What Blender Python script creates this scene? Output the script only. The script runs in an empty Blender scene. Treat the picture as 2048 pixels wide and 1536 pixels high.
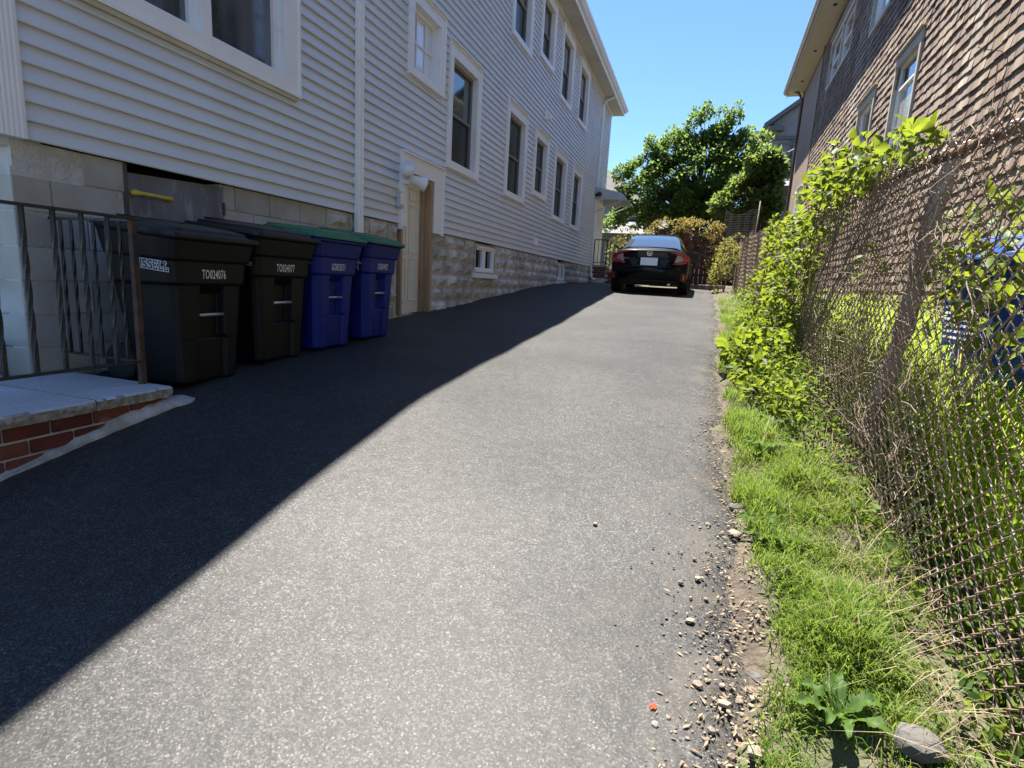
import bpy, bmesh, math, random
import numpy as np
from mathutils import Vector, Matrix, noise

# ------------------------------------------------------------------ camera / world / sun
S = bpy.context.scene
COL = S.collection
rnd = random.Random(11)
rng = np.random.default_rng(11)
R3 = ((0.94795481, 0.1092721, -0.29906735), (0.31356332, -0.15720425, 0.93646403), (0.05531473, -0.98150213, -0.18328625))
cam_d = bpy.data.cameras.new('camera'); cam = bpy.data.objects.new('camera', cam_d); COL.objects.link(cam)
cam_d.sensor_width = 36.0; cam_d.lens = 36.0 * 1108.0 / 2048.0; cam_d.clip_start = 0.05; cam_d.clip_end = 2000
cam.matrix_world = Matrix(((R3[0][0], -R3[0][1], -R3[0][2], 0), (R3[1][0], -R3[1][1], -R3[1][2], 0), (R3[2][0], -R3[2][1], -R3[2][2], 0), (0, 0, 0, 1)))
S.camera = cam

SUN = Vector((-0.194, 0.309, 0.927)).normalized()
wd = bpy.data.worlds.new('World'); S.world = wd; wd.use_nodes = True
wn = wd.node_tree.nodes; wl = wd.node_tree.links
bg = wn['Background']; sky = wn.new('ShaderNodeTexSky'); sky.sky_type = 'NISHITA'; sky.sun_disc = False
sky.sun_elevation = math.asin(SUN.z); sky.sun_rotation = math.atan2(SUN.x, SUN.y)
sky.altitude = 20; sky.air_density = 1.0; sky.dust_density = 0.0; sky.ozone_density = 10.0
wl.new(sky.outputs[0], bg.inputs[0]); bg.inputs[1].default_value = 0.058
sun_d = bpy.data.lights.new('sun', 'SUN'); sun_d.energy = 5.0; sun_d.angle = math.radians(0.5); sun_d.color = (1.0, 0.95, 0.87)
sun = bpy.data.objects.new('sun', sun_d); COL.objects.link(sun)
sun.rotation_euler = SUN.to_track_quat('Z', 'Y').to_euler(); sun.location = (-10, 12, 40)
S.view_settings.view_transform = 'Standard'; S.view_settings.look = 'None'
S.view_settings.gamma = 1.0; S.view_settings.use_curve_mapping = False
S.view_settings.exposure = 2.1

# ------------------------------------------------------------------ helpers
ORG = {}
class MB:
    def __init__(self): self.v = []; self.f = []
    def add(self, vs, fs):
        n = len(self.v); self.v += [tuple(p) for p in vs]; self.f += [tuple(i + n for i in f) for f in fs]; return self
    def box(self, x0, x1, y0, y1, z0, z1):
        return self.add([(x0,y0,z0),(x1,y0,z0),(x1,y1,z0),(x0,y1,z0),(x0,y0,z1),(x1,y0,z1),(x1,y1,z1),(x0,y1,z1)],
            [(3,2,1,0),(4,5,6,7),(0,1,5,4),(1,2,6,5),(2,3,7,6),(3,0,4,7)])
    def boxT(self, T, y0, y1, z0, z1, d0, d1):
        return self.add([T(y,z,d) for z in (z0,z1) for (y,d) in ((y0,d0),(y1,d0),(y1,d1),(y0,d1))],
            [(3,2,1,0),(4,5,6,7),(0,1,5,4),(1,2,6,5),(2,3,7,6),(3,0,4,7)])
    def ringT(self, T, y0, y1, z0, z1, wl_, wr, wb, wt, d0, d1):
        self.boxT(T, y0, y0+wl_, z0, z1, d0, d1); self.boxT(T, y1-wr, y1, z0, z1, d0, d1)
        self.boxT(T, y0+wl_, y1-wr, z0, z0+wb, d0, d1); self.boxT(T, y0+wl_, y1-wr, z1-wt, z1, d0, d1); return self
    def prism(self, poly, fn, a, b):
        n = len(poly)
        vs = [fn(p, a) for p in poly] + [fn(p, b) for p in poly]
        fs = [tuple(range(n))[::-1], tuple(range(n, 2*n))] + [(i, (i+1) % n, n+(i+1) % n, n+i) for i in range(n)]
        return self.add(vs, fs)
    def tube(self, pts, r, sides=6, caps=True):
        pts = [Vector(p) for p in pts]; n = len(pts)
        rs = r if hasattr(r, '__len__') else [r]*n
        vs = []; up = None
        for i, p in enumerate(pts):
            t = (pts[min(i+1, n-1)] - pts[max(i-1, 0)])
            if t.length < 1e-9: t = Vector((0, 0, 1))
            t.normalize()
            if up is None:
                up = Vector((0, 0, 1)) if abs(t.z) < 0.9 else Vector((1, 0, 0))
            a = t.cross(up)
            if a.length < 1e-6: a = t.cross(Vector((0.3, 1, 0.2)))
            a.normalize(); b = t.cross(a); up = -b
            for k in range(sides):
                an = 2*math.pi*k/sides
                vs.append(p + (a*math.cos(an) + b*math.sin(an))*rs[i])
        fs = [(i*sides+k, i*sides+(k+1) % sides, (i+1)*sides+(k+1) % sides, (i+1)*sides+k) for i in range(n-1) for k in range(sides)]
        if caps: fs += [tuple(range(sides))[::-1], tuple(range((n-1)*sides, n*sides))]
        return self.add(vs, fs)
    def loft(self, rings, closed=True, cap=True):
        n = len(rings[0]); vs = [p for r in rings for p in r]; m = n if closed else n-1
        fs = [(i*n+k, i*n+(k+1) % n, (i+1)*n+(k+1) % n, (i+1)*n+k) for i in range(len(rings)-1) for k in range(m)]
        if cap and closed: fs += [tuple(range(n))[::-1], tuple(range((len(rings)-1)*n, len(rings)*n))]
        return self.add(vs, fs)
    def xf(self, M):
        self.v = [tuple(M @ Vector(p)) for p in self.v]; return self
    def build(self, name, mat, parent=None, smooth=False, bevel=0, sub=0, recalc=True, kind=None, label=None, seg=2):
        o0 = ORG.get(parent.name, Vector((0,0,0))) if parent else Vector((0,0,0))
        me = bpy.data.meshes.new(name)
        me.from_pydata([(p[0]-o0[0], p[1]-o0[1], p[2]-o0[2]) for p in self.v], [], self.f)
        if recalc:
            bm = bmesh.new(); bm.from_mesh(me); bmesh.ops.recalc_face_normals(bm, faces=bm.faces); bm.to_mesh(me); bm.free()
        return finish(name, me, mat, parent, smooth, bevel, sub, kind, label, seg)

def finish(name, me, mat, parent=None, smooth=False, bevel=0, sub=0, kind=None, label=None, seg=2):
    me.materials.append(mat)
    if smooth: me.polygons.foreach_set('use_smooth', [True]*len(me.polygons))
    o = bpy.data.objects.new(name, me); COL.objects.link(o)
    if parent:
        o.parent = parent; ORG[o.name] = ORG.get(parent.name, Vector((0,0,0)))
    if bevel:
        b = o.modifiers.new('bevel', 'BEVEL'); b.width = bevel; b.segments = seg; b.limit_method = 'ANGLE'; b.angle_limit = math.radians(40)
    if sub:
        s = o.modifiers.new('subdivision', 'SUBSURF'); s.levels = sub; s.render_levels = sub
    if kind: o['kind'] = kind
    if label: o['label'] = label
    return o

def np_mesh(name, V, F):
    V = np.asarray(V, dtype=np.float32); F = np.asarray(F, dtype=np.int32); k = F.shape[1]
    me = bpy.data.meshes.new(name)
    me.vertices.add(len(V)); me.vertices.foreach_set('co', V.ravel())
    me.loops.add(F.size); me.loops.foreach_set('vertex_index', F.ravel())
    me.polygons.add(len(F)); me.polygons.foreach_set('loop_start', np.arange(0, F.size, k, dtype=np.int32))
    me.polygons.foreach_set('loop_total', np.full(len(F), k, dtype=np.int32))
    me.update(calc_edges=True); me.validate(); return me

def thing(name, label, cat, loc=(0,0,0), group=None):
    o = bpy.data.objects.new(name, None); COL.objects.link(o); o.empty_display_size = 0.2
    o.location = loc; ORG[o.name] = Vector(loc); tag(o, label, cat, group); return o
def tag(o, label, cat, group=None):
    o['label'] = label; o['category'] = cat
    if group: o['group'] = group
    return o
def struct(o): o['kind'] = 'structure'; return o

# ------------------------------------------------------------------ materials
MT = {}
def nt(m):
    m.use_nodes = True; return m.node_tree.nodes, m.node_tree.links
def mat(name, c1, c2=None, scale=8.0, rough=0.7, bump=0.0, bscale=None, metal=0.0, spec=0.5, coat=0.0, stretch=(1,1,1),
        island=0.0, objr=0.0, c3=None, c3scale=1.0, c3lo=0.5, c3hi=0.7, detail=6.0, bdist=0.02, lo=0.35, hi=0.65, local=False):
    m = bpy.data.materials.new(name); n, l = nt(m); b = n['Principled BSDF']
    b.inputs['Roughness'].default_value = rough; b.inputs['Metallic'].default_value = metal
    b.inputs['Specular IOR Level'].default_value = spec; b.inputs['Coat Weight'].default_value = coat; b.inputs['Coat Roughness'].default_value = 0.04
    if local:
        tc = n.new('ShaderNodeTexCoord'); src = tc.outputs['Object']
    else:
        g = n.new('ShaderNodeNewGeometry'); src = g.outputs['Position']
    mp = n.new('ShaderNodeMapping'); mp.inputs['Scale'].default_value = stretch; l.new(src, mp.inputs['Vector'])
    col = None
    if c2 is None: c2 = tuple(x*0.85 for x in c1)
    nz = n.new('ShaderNodeTexNoise'); nz.inputs['Scale'].default_value = scale; nz.inputs['Detail'].default_value = detail; l.new(mp.outputs[0], nz.inputs['Vector'])
    rp = n.new('ShaderNodeMapRange'); rp.inputs['From Min'].default_value = lo; rp.inputs['From Max'].default_value = hi; l.new(nz.outputs['Fac'], rp.inputs['Value'])
    mx = n.new('ShaderNodeMix'); mx.data_type = 'RGBA'; mx.inputs['A'].default_value = (*c1, 1); mx.inputs['B'].default_value = (*c2, 1); l.new(rp.outputs[0], mx.inputs['Factor'])
    col = mx.outputs['Result']
    if c3 is not None:
        n3 = n.new('ShaderNodeTexNoise'); n3.inputs['Scale'].default_value = c3scale; n3.inputs['Detail'].default_value = 5; l.new(mp.outputs[0], n3.inputs['Vector'])
        r3 = n.new('ShaderNodeMapRange'); r3.inputs['From Min'].default_value = c3lo; r3.inputs['From Max'].default_value = c3hi; l.new(n3.outputs['Fac'], r3.inputs['Value'])
        m3 = n.new('ShaderNodeMix'); m3.data_type = 'RGBA'; l.new(col, m3.inputs['A']); m3.inputs['B'].default_value = (*c3, 1); l.new(r3.outputs[0], m3.inputs['Factor'])
        col = m3.outputs['Result']
    if island or objr:
        gi = n.new('ShaderNodeNewGeometry'); oi = n.new('ShaderNodeObjectInfo')
        ad = n.new('ShaderNodeMath'); ad.operation = 'ADD'
        if island: l.new(gi.outputs['Random Per Island'], ad.inputs[0])
        else: ad.inputs[0].default_value = 0
        if objr: l.new(oi.outputs['Random'], ad.inputs[1])
        else: ad.inputs[1].default_value = 0
        fr = n.new('ShaderNodeMath'); fr.operation = 'FRACT'; l.new(ad.outputs[0], fr.inputs[0])
        amt = island or objr
        mr = n.new('ShaderNodeMapRange'); mr.inputs['To Min'].default_value = 1-amt; mr.inputs['To Max'].default_value = 1+amt; l.new(fr.outputs[0], mr.inputs['Value'])
        hs = n.new('ShaderNodeHueSaturation'); l.new(mr.outputs[0], hs.inputs['Value']); l.new(col, hs.inputs['Color'])
        mr2 = n.new('ShaderNodeMapRange'); mr2.inputs['To Min'].default_value = 0.5-amt*0.04; mr2.inputs['To Max'].default_value = 0.5+amt*0.04; l.new(fr.outputs[0], mr2.inputs['Value']); l.new(mr2.outputs[0], hs.inputs['Hue'])
        col = hs.outputs['Color']
    l.new(col, b.inputs['Base Color'])
    if bump:
        nb = n.new('ShaderNodeTexNoise'); nb.inputs['Scale'].default_value = bscale or scale*3; nb.inputs['Detail'].default_value = 5; l.new(mp.outputs[0], nb.inputs['Vector'])
        bp = n.new('ShaderNodeBump'); bp.inputs['Strength'].default_value = bump; bp.inputs['Distance'].default_value = bdist; l.new(nb.outputs['Fac'], bp.inputs['Height']); l.new(bp.outputs[0], b.inputs['Normal'])
    MT[name] = m; return m

def leafmat(name, c1, c2, trans=0.45, tcol=None, rough=0.45, spec=0.4):
    m = bpy.data.materials.new(name); n, l = nt(m); b = n['Principled BSDF']; out = n['Material Output']
    b.inputs['Roughness'].default_value = rough; b.inputs['Specular IOR Level'].default_value = spec
    g = n.new('ShaderNodeNewGeometry')
    mx = n.new('ShaderNodeMix'); mx.data_type = 'RGBA'; mx.inputs['A'].default_value = (*c1, 1); mx.inputs['B'].default_value = (*c2, 1); l.new(g.outputs['Random Per Island'], mx.inputs['Factor'])
    l.new(mx.outputs['Result'], b.inputs['Base Color'])
    t = n.new('ShaderNodeBsdfTranslucent'); tm = n.new('ShaderNodeMix'); tm.data_type = 'RGBA'; tm.inputs['Factor'].default_value = 0.5
    l.new(mx.outputs['Result'], tm.inputs['A']); tm.inputs['B'].default_value = (*(tcol or (c2[0]*1.8, c2[1]*1.6, c2[2]*0.6)), 1); l.new(tm.outputs['Result'], t.inputs['Color'])
    ms = n.new('ShaderNodeMixShader'); ms.inputs[0].default_value = trans; l.new(b.outputs[0], ms.inputs[1]); l.new(t.outputs[0], ms.inputs[2]); l.new(ms.outputs[0], out.inputs['Surface'])
    MT[name] = m; return m

def asphalt():
    m = bpy.data.materials.new('asphalt'); n, l = nt(m); b = n['Principled BSDF']
    g = n.new('ShaderNodeNewGeometry'); P = g.outputs['Position']
    v = n.new('ShaderNodeTexVoronoi'); v.inputs['Scale'].default_value = 195; l.new(P, v.inputs['Vector'])
    cr = n.new('ShaderNodeSeparateColor'); l.new(v.outputs['Color'], cr.inputs[0])
    rmp = n.new('ShaderNodeValToRGB'); e = rmp.color_ramp.elements
    e[0].position = 0.0; e[0].color = (0.011, 0.0107, 0.0103, 1); e[1].position = 1.0; e[1].color = (0.115, 0.11, 0.10, 1)
    for p, c in ((0.45, 0.025), (0.75, 0.043), (0.93, 0.068)):
        q = e.new(p); q.color = (c, c*0.965, c*0.91, 1)
    l.new(cr.outputs[0], rmp.inputs[0])
    big = n.new('ShaderNodeTexNoise'); big.inputs['Scale'].default_value = 0.9; big.inputs['Detail'].default_value = 6; l.new(P, big.inputs['Vector'])
    mr = n.new('ShaderNodeMapRange'); mr.inputs['From Min'].default_value = 0.3; mr.inputs['From Max'].default_value = 0.7; mr.inputs['To Min'].default_value = 0.72; mr.inputs['To Max'].default_value = 1.32; l.new(big.outputs['Fac'], mr.inputs['Value'])
    med = n.new('ShaderNodeTexNoise'); med.inputs['Scale'].default_value = 14; med.inputs['Detail'].default_value = 8; l.new(P, med.inputs['Vector'])
    mr2 = n.new('ShaderNodeMapRange'); mr2.inputs['From Min'].default_value = 0.3; mr2.inputs['From Max'].default_value = 0.7; mr2.inputs['To Min'].default_value = 0.82; mr2.inputs['To Max'].default_value = 1.18; l.new(med.outputs['Fac'], mr2.inputs['Value'])
    mu = n.new('ShaderNodeMath'); mu.operation = 'MULTIPLY'; l.new(mr.outputs[0], mu.inputs[0]); l.new(mr2.outputs[0], mu.inputs[1])
    hs = n.new('ShaderNodeHueSaturation'); l.new(mu.outputs[0], hs.inputs['Value']); l.new(rmp.outputs[0], hs.inputs['Color'])
    # dust and sand near the crumbling right hand edge
    sx = n.new('ShaderNodeSeparateXYZ'); l.new(P, sx.inputs[0])
    ed = n.new('ShaderNodeMapRange'); ed.inputs['From Min'].default_value = -0.35; ed.inputs['From Max'].default_value = 0.32; l.new(sx.outputs[0], ed.inputs['Value'])
    dn = n.new('ShaderNodeTexNoise'); dn.inputs['Scale'].default_value = 5; dn.inputs['Detail'].default_value = 8; l.new(P, dn.inputs['Vector'])
    dm = n.new('ShaderNodeMapRange'); dm.inputs['From Min'].default_value = 0.45; dm.inputs['From Max'].default_value = 0.7; l.new(dn.outputs['Fac'], dm.inputs['Value'])
    dd = n.new('ShaderNodeMath'); dd.operation = 'MULTIPLY'; l.new(ed.outputs[0], dd.inputs[0]); l.new(dm.outputs[0], dd.inputs[1])
    mx = n.new('ShaderNodeMix'); mx.data_type = 'RGBA'; l.new(hs.outputs[0], mx.inputs['A']); mx.inputs['B'].default_value = (0.066, 0.056, 0.044, 1); l.new(dd.outputs[0], mx.inputs['Factor'])
    # hairline cracks, stains and scuffs
    wn_ = n.new('ShaderNodeTexNoise'); wn_.inputs['Scale'].default_value = 2.2; wn_.inputs['Detail'].default_value = 6; l.new(P, wn_.inputs['Vector'])
    wa = n.new('ShaderNodeMix'); wa.data_type = 'RGBA'; wa.inputs['Factor'].default_value = 0.22; l.new(P, wa.inputs['A']); l.new(wn_.outputs['Color'], wa.inputs['B'])
    ck = n.new('ShaderNodeTexVoronoi'); ck.feature = 'DISTANCE_TO_EDGE'; ck.inputs['Scale'].default_value = 0.85; l.new(wa.outputs['Result'], ck.inputs['Vector'])
    cm = n.new('ShaderNodeMapRange'); cm.inputs['From Min'].default_value = 0.0; cm.inputs['From Max'].default_value = 0.007; cm.inputs['To Min'].default_value = 0.75; cm.inputs['To Max'].default_value = 0.0; l.new(ck.outputs['Distance'], cm.inputs['Value'])
    ms = n.new('ShaderNodeTexNoise'); ms.inputs['Scale'].default_value = 0.7; l.new(P, ms.inputs['Vector'])
    mm = n.new('ShaderNodeMapRange'); mm.inputs['From Min'].default_value = 0.52; mm.inputs['From Max'].default_value = 0.62; l.new(ms.outputs['Fac'], mm.inputs['Value'])
    cc = n.new('ShaderNodeMath'); cc.operation = 'MULTIPLY'; l.new(cm.outputs[0], cc.inputs[0]); l.new(mm.outputs[0], cc.inputs[1])
    cx_ = n.new('ShaderNodeMix'); cx_.data_type = 'RGBA'; l.new(mx.outputs['Result'], cx_.inputs['A']); cx_.inputs['B'].default_value = (0.008, 0.008, 0.008, 1); l.new(cc.outputs[0], cx_.inputs['Factor'])
    sn = n.new('ShaderNodeTexNoise'); sn.inputs['Scale'].default_value = 2.6; sn.inputs['Detail'].default_value = 9; sn.inputs['Roughness'].default_value = 0.65; l.new(P, sn.inputs['Vector'])
    sm_ = n.new('ShaderNodeMapRange'); sm_.inputs['From Min'].default_value = 0.55; sm_.inputs['From Max'].default_value = 0.75; sm_.inputs['To Max'].default_value = 0.5; l.new(sn.outputs['Fac'], sm_.inputs['Value'])
    sx_ = n.new('ShaderNodeMix'); sx_.data_type = 'RGBA'; l.new(cx_.outputs['Result'], sx_.inputs['A']); sx_.inputs['B'].default_value = (0.046, 0.043, 0.038, 1); l.new(sm_.outputs[0], sx_.inputs['Factor'])
    l.new(sx_.outputs['Result'], b.inputs['Base Color'])
    b.inputs['Roughness'].default_value = 0.6; b.inputs['Specular IOR Level'].default_value = 0.34
    bp = n.new('ShaderNodeBump'); bp.inputs['Strength'].default_value = 1.0; bp.inputs['Distance'].default_value = 0.006
    l.new(cr.outputs[1], bp.inputs['Height'])
    b2 = n.new('ShaderNodeBump'); b2.inputs['Strength'].default_value = 0.4; b2.inputs['Distance'].default_value = 0.01; l.new(med.outputs['Fac'], b2.inputs['Height']); l.new(b2.outputs[0], bp.inputs['Normal'])
    l.new(bp.outputs[0], b.inputs['Normal']); MT['asphalt'] = m; return m

def shingle_mat():
    m = mat('shingle', (0.24, 0.168, 0.118), (0.15, 0.104, 0.074), 9, 0.85, 0.5, 60, stretch=(1, 1, 0.12), island=0.34, objr=0.34,
            c3=(0.30, 0.245, 0.195), c3scale=2.2, c3lo=0.55, c3hi=0.72, bdist=0.006)
    return m

asphalt(); shingle_mat()
mat('vinyl', (0.69, 0.705, 0.735), (0.65, 0.665, 0.695), 1.2, 0.42, 0.15, 5, c3=(0.60, 0.605, 0.61), c3scale=0.7, c3lo=0.55, c3hi=0.8, bdist=0.002)
mat('white_trim', (0.89, 0.89, 0.89), (0.85, 0.85, 0.85), 3, 0.4, c3=(0.70, 0.70, 0.68), c3scale=6, c3lo=0.62, c3hi=0.8)
mat('cream_trim', (0.62, 0.57, 0.42), (0.5, 0.45, 0.33), 6, 0.6)
mat('soffit', (0.70, 0.63, 0.49), (0.64, 0.57, 0.44), 2, 0.6)
mat('soffit_grooved', (0.60, 0.57, 0.49), (0.54, 0.51, 0.43), 2, 0.6)
mat('block', (0.44, 0.41, 0.345), (0.37, 0.345, 0.29), 4, 0.9, 0.6, 90, c3=(0.48, 0.47, 0.44), c3scale=1.6, c3lo=0.5, c3hi=0.62, objr=0.13, bdist=0.006)
mat('rock_block', (0.49, 0.462, 0.41), (0.36, 0.338, 0.295), 7, 0.92, 0.9, 45, c3=(0.60, 0.59, 0.56), c3scale=2.2, c3lo=0.48, c3hi=0.6, objr=0.12, bdist=0.012)
mat('mortar', (0.64, 0.62, 0.58), (0.52, 0.50, 0.46), 9, 0.95, 0.7, 60)
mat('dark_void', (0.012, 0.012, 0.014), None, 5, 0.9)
mat('hatch', (0.20, 0.205, 0.225), (0.13, 0.135, 0.145), 5, 0.75, 0.4, 30, stretch=(1, 1, 0.4), c3=(0.38, 0.385, 0.40), c3scale=7, c3lo=0.52, c3hi=0.68)
mat('yellow_paint', (0.62, 0.47, 0.06), (0.5, 0.38, 0.06), 12, 0.55)
mat('raw_wood', (0.48, 0.32, 0.19), (0.38, 0.245, 0.14), 5, 0.75, 0.3, 30, stretch=(6, 6, 0.5), c3=(0.14, 0.08, 0.045), c3scale=4, c3lo=0.66, c3hi=0.72)
mat('door_paint', (0.80, 0.77, 0.68), (0.75, 0.72, 0.63), 4, 0.45)
mat('brick_red', (0.17, 0.04, 0.024), (0.11, 0.03, 0.02), 14, 0.85, 0.6, 70, objr=0.28, c3=(0.24, 0.13, 0.10), c3scale=6, c3lo=0.58, c3hi=0.75, bdist=0.006)
mat('granite', (0.50, 0.49, 0.48), (0.38, 0.375, 0.365), 60, 0.75, 0.5, 50, c3=(0.56, 0.57, 0.6), c3scale=3, bdist=0.006)
mat('granite_rough', (0.40, 0.37, 0.32), (0.24, 0.22, 0.19), 26, 0.9, 1.0, 40, bdist=0.02)
mat('plaster', (0.50, 0.48, 0.45), (0.33, 0.31, 0.27), 9, 0.95, 0.8, 40)
mat('iron', (0.012, 0.014, 0.016), (0.03, 0.028, 0.026), 14, 0.5, 0.3, 60, c3=(0.06, 0.03, 0.018), c3scale=9, c3lo=0.64, c3hi=0.78)
mat('iron_rusty', (0.10, 0.045, 0.025), (0.05, 0.028, 0.02), 14, 0.75, 0.4, 80, c3=(0.02, 0.02, 0.02), c3scale=7, c3lo=0.5, c3hi=0.7)
mat('cart_black', (0.0038, 0.0042, 0.0052), (0.005, 0.0054, 0.0062), 3, 0.5, 0.35, 220, spec=0.28, bdist=0.002, local=True, c3=(0.012, 0.012, 0.012), c3scale=5, c3lo=0.62, c3hi=0.85)
mat('cart_blue', (0.005, 0.015, 0.17), (0.006, 0.017, 0.19), 3, 0.5, 0.35, 220, spec=0.28, bdist=0.002, local=True, c3=(0.02, 0.03, 0.14), c3scale=5, c3lo=0.62, c3hi=0.85)
mat('lid_black', (0.006, 0.006, 0.0065), (0.008, 0.008, 0.008), 4, 0.45, 0.3, 200, spec=0.4, bdist=0.002, local=True)
mat('lid_green', (0.02, 0.135, 0.06), (0.027, 0.155, 0.075), 4, 0.5, 0.3, 200, bdist=0.002, local=True)
mat('rubber', (0.012, 0.012, 0.012), (0.018, 0.018, 0.018), 20, 0.8)
mat('steel', (0.55, 0.55, 0.56), (0.35, 0.34, 0.33), 12, 0.4, metal=0.9)
mat('print_white', (0.75, 0.76, 0.78), (0.65, 0.66, 0.68), 30, 0.6)
mat('car_paint', (0.001, 0.0013, 0.0028), (0.0011, 0.0015, 0.003), 3, 0.35, coat=0.28, spec=0.08)
mat('car_glass', (0.035, 0.045, 0.06), (0.035, 0.045, 0.06), 3, 0.03, spec=1.0, coat=1.0)
mat('car_trim', (0.01, 0.01, 0.01), None, 5, 0.55)
mat('lamp_red', (0.42, 0.006, 0.012), (0.30, 0.004, 0.008), 10, 0.12, coat=1.0)
mat('lamp_clear', (0.42, 0.36, 0.36), (0.30, 0.22, 0.22), 14, 0.12, coat=1.0)
mat('reflector', (0.75, 0.03, 0.02), (0.6, 0.02, 0.015), 10, 0.2, coat=1.0)
mat('chrome', (0.75, 0.76, 0.78), None, 5, 0.12, metal=1.0)
mat('plate', (0.92, 0.92, 0.92), (0.90, 0.90, 0.90), 5, 0.4)
mat('rust_wire', (0.16, 0.105, 0.072), (0.25, 0.18, 0.13), 30, 0.55, metal=0.1, c3=(0.34, 0.30, 0.26), c3scale=12, c3lo=0.55, c3hi=0.7)
mat('rust_pipe', (0.17, 0.085, 0.045), (0.09, 0.05, 0.033), 12, 0.8, 0.5, 60, c3=(0.26, 0.22, 0.19), c3scale=6, c3lo=0.58, c3hi=0.72)
mat('bark', (0.21, 0.175, 0.15), (0.11, 0.088, 0.073), 9, 0.95, 1.0, 30, stretch=(2.5, 2.5, 0.5), bdist=0.03, c3=(0.30, 0.27, 0.25), c3scale=4)
mat('grey_wood', (0.32, 0.26, 0.23), (0.18, 0.14, 0.12), 9, 0.95, 1.0, 30, stretch=(2.5, 2.5, 0.5), bdist=0.03, c3=(0.42, 0.38, 0.36), c3scale=4)
mat('dark_bark', (0.06, 0.046, 0.036), (0.035, 0.028, 0.022), 9, 0.95, 0.8, 30, bdist=0.02)
mat('dry_stem', (0.12, 0.082, 0.055), (0.20, 0.15, 0.105), 20, 0.8, island=0.4)
mat('soil', (0.085, 0.066, 0.047), (0.05, 0.04, 0.028), 8, 0.95, 0.9, 40, c3=(0.07, 0.10, 0.025), c3scale=2.2, c3lo=0.5, c3hi=0.68, bdist=0.03)
mat('stone_tan', (0.21, 0.168, 0.122), (0.15, 0.12, 0.088), 20, 0.9, 0.4, 60, island=0.35, objr=0.25)
mat('stone_grey', (0.085, 0.079, 0.07), (0.06, 0.056, 0.05), 15, 0.9, 0.5, 50, objr=0.15)
mat('stone_dark', (0.05, 0.05, 0.05), (0.10, 0.095, 0.09), 30, 0.9, 0.4, 60, island=0.3)
mat('orange_litter', (0.35, 0.07, 0.015), (0.28, 0.045, 0.01), 60, 0.7, 0.6, 90)
mat('fluff', (0.2, 0.2, 0.195), (0.14, 0.135, 0.125), 40, 0.9)
mat('brown_board', (0.26, 0.185, 0.145), (0.22, 0.155, 0.12), 3, 0.8, 0.3, 25, stretch=(3, 3, 0.2), objr=0.06)
mat('brown_trim', (0.13, 0.085, 0.065), (0.10, 0.068, 0.055), 6, 0.7)
mat('beige_frame', (0.46, 0.42, 0.345), (0.41, 0.37, 0.305), 4, 0.55)
mat('blind', (0.36, 0.37, 0.38), (0.33, 0.34, 0.35), 2, 0.15, coat=1.0)
mat('pane', (0.02, 0.026, 0.032), (0.03, 0.036, 0.042), 1.5, 0.03, 0.05, 2.5, spec=1.0, coat=0.8, bdist=0.02)
mat('room_reflection_pane', (0.10, 0.112, 0.125), (0.045, 0.05, 0.055), 1.6, 0.04, spec=1.0, coat=1.0, stretch=(1, 2.2, 0.35), lo=0.42, hi=0.58)  # grey room interior plus a pale reflection painted into the glass colour
mat('screen_pane', (0.016, 0.018, 0.021), (0.024, 0.026, 0.03), 2.5, 0.25, spec=0.35)
mat('curtain_sky_pane', (0.86, 0.90, 0.96), (0.66, 0.74, 0.88), 3, 0.05, coat=1.0, stretch=(1, 9, 0.5))  # white curtain, with the blue sky reflection in the glass mixed into its colour
mat('tan_sash', (0.22, 0.195, 0.165), (0.18, 0.16, 0.135), 3, 0.55)
mat('roof_grey', (0.20, 0.19, 0.18), (0.14, 0.135, 0.13), 10, 0.9, 0.4, 40)
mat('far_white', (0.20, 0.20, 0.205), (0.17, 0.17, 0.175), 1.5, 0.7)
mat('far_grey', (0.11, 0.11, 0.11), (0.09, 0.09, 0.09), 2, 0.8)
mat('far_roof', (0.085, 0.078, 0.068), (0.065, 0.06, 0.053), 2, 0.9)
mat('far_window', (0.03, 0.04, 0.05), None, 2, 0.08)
mat('fence_brown', (0.12, 0.05, 0.032), (0.075, 0.034, 0.022), 6, 0.85, 0.4, 30, stretch=(4, 4, 0.4), objr=0.15)
mat('net', (0.01, 0.011, 0.012), None, 5, 0.8)
mat('alu', (0.52, 0.54, 0.57), (0.45, 0.47, 0.5), 3, 0.4)
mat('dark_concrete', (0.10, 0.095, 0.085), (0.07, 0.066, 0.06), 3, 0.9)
mat('bin_blue', (0.012, 0.05, 0.26), (0.011, 0.045, 0.23), 4, 0.6, 0.2, 60, spec=0.2)
mat('lid_grey', (0.30, 0.32, 0.34), (0.24, 0.26, 0.28), 4, 0.45)
leafmat('leaf_vine', (0.022, 0.058, 0.010), (0.13, 0.18, 0.02), 0.48, (0.36, 0.43, 0.03), rough=0.5, spec=0.18)
leafmat('leaf_yard', (0.07, 0.13, 0.02), (0.18, 0.25, 0.035), 0.5, (0.45, 0.56, 0.05), rough=0.6, spec=0.15)
leafmat('leaf_weed', (0.035, 0.08, 0.015), (0.12, 0.17, 0.03), 0.45, (0.30, 0.40, 0.04), rough=0.6, spec=0.15)
leafmat('grass_blade', (0.045, 0.098, 0.013), (0.155, 0.215, 0.03), 0.45, (0.34, 0.44, 0.05), spec=0.2, rough=0.6)
leafmat('grass_tall', (0.13, 0.21, 0.03), (0.24, 0.32, 0.05), 0.55, (0.6, 0.72, 0.09), spec=0.2, rough=0.6)
leafmat('dead_leaf', (0.17, 0.12, 0.075), (0.30, 0.235, 0.155), 0.25, (0.36, 0.28, 0.15), rough=0.8)
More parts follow.
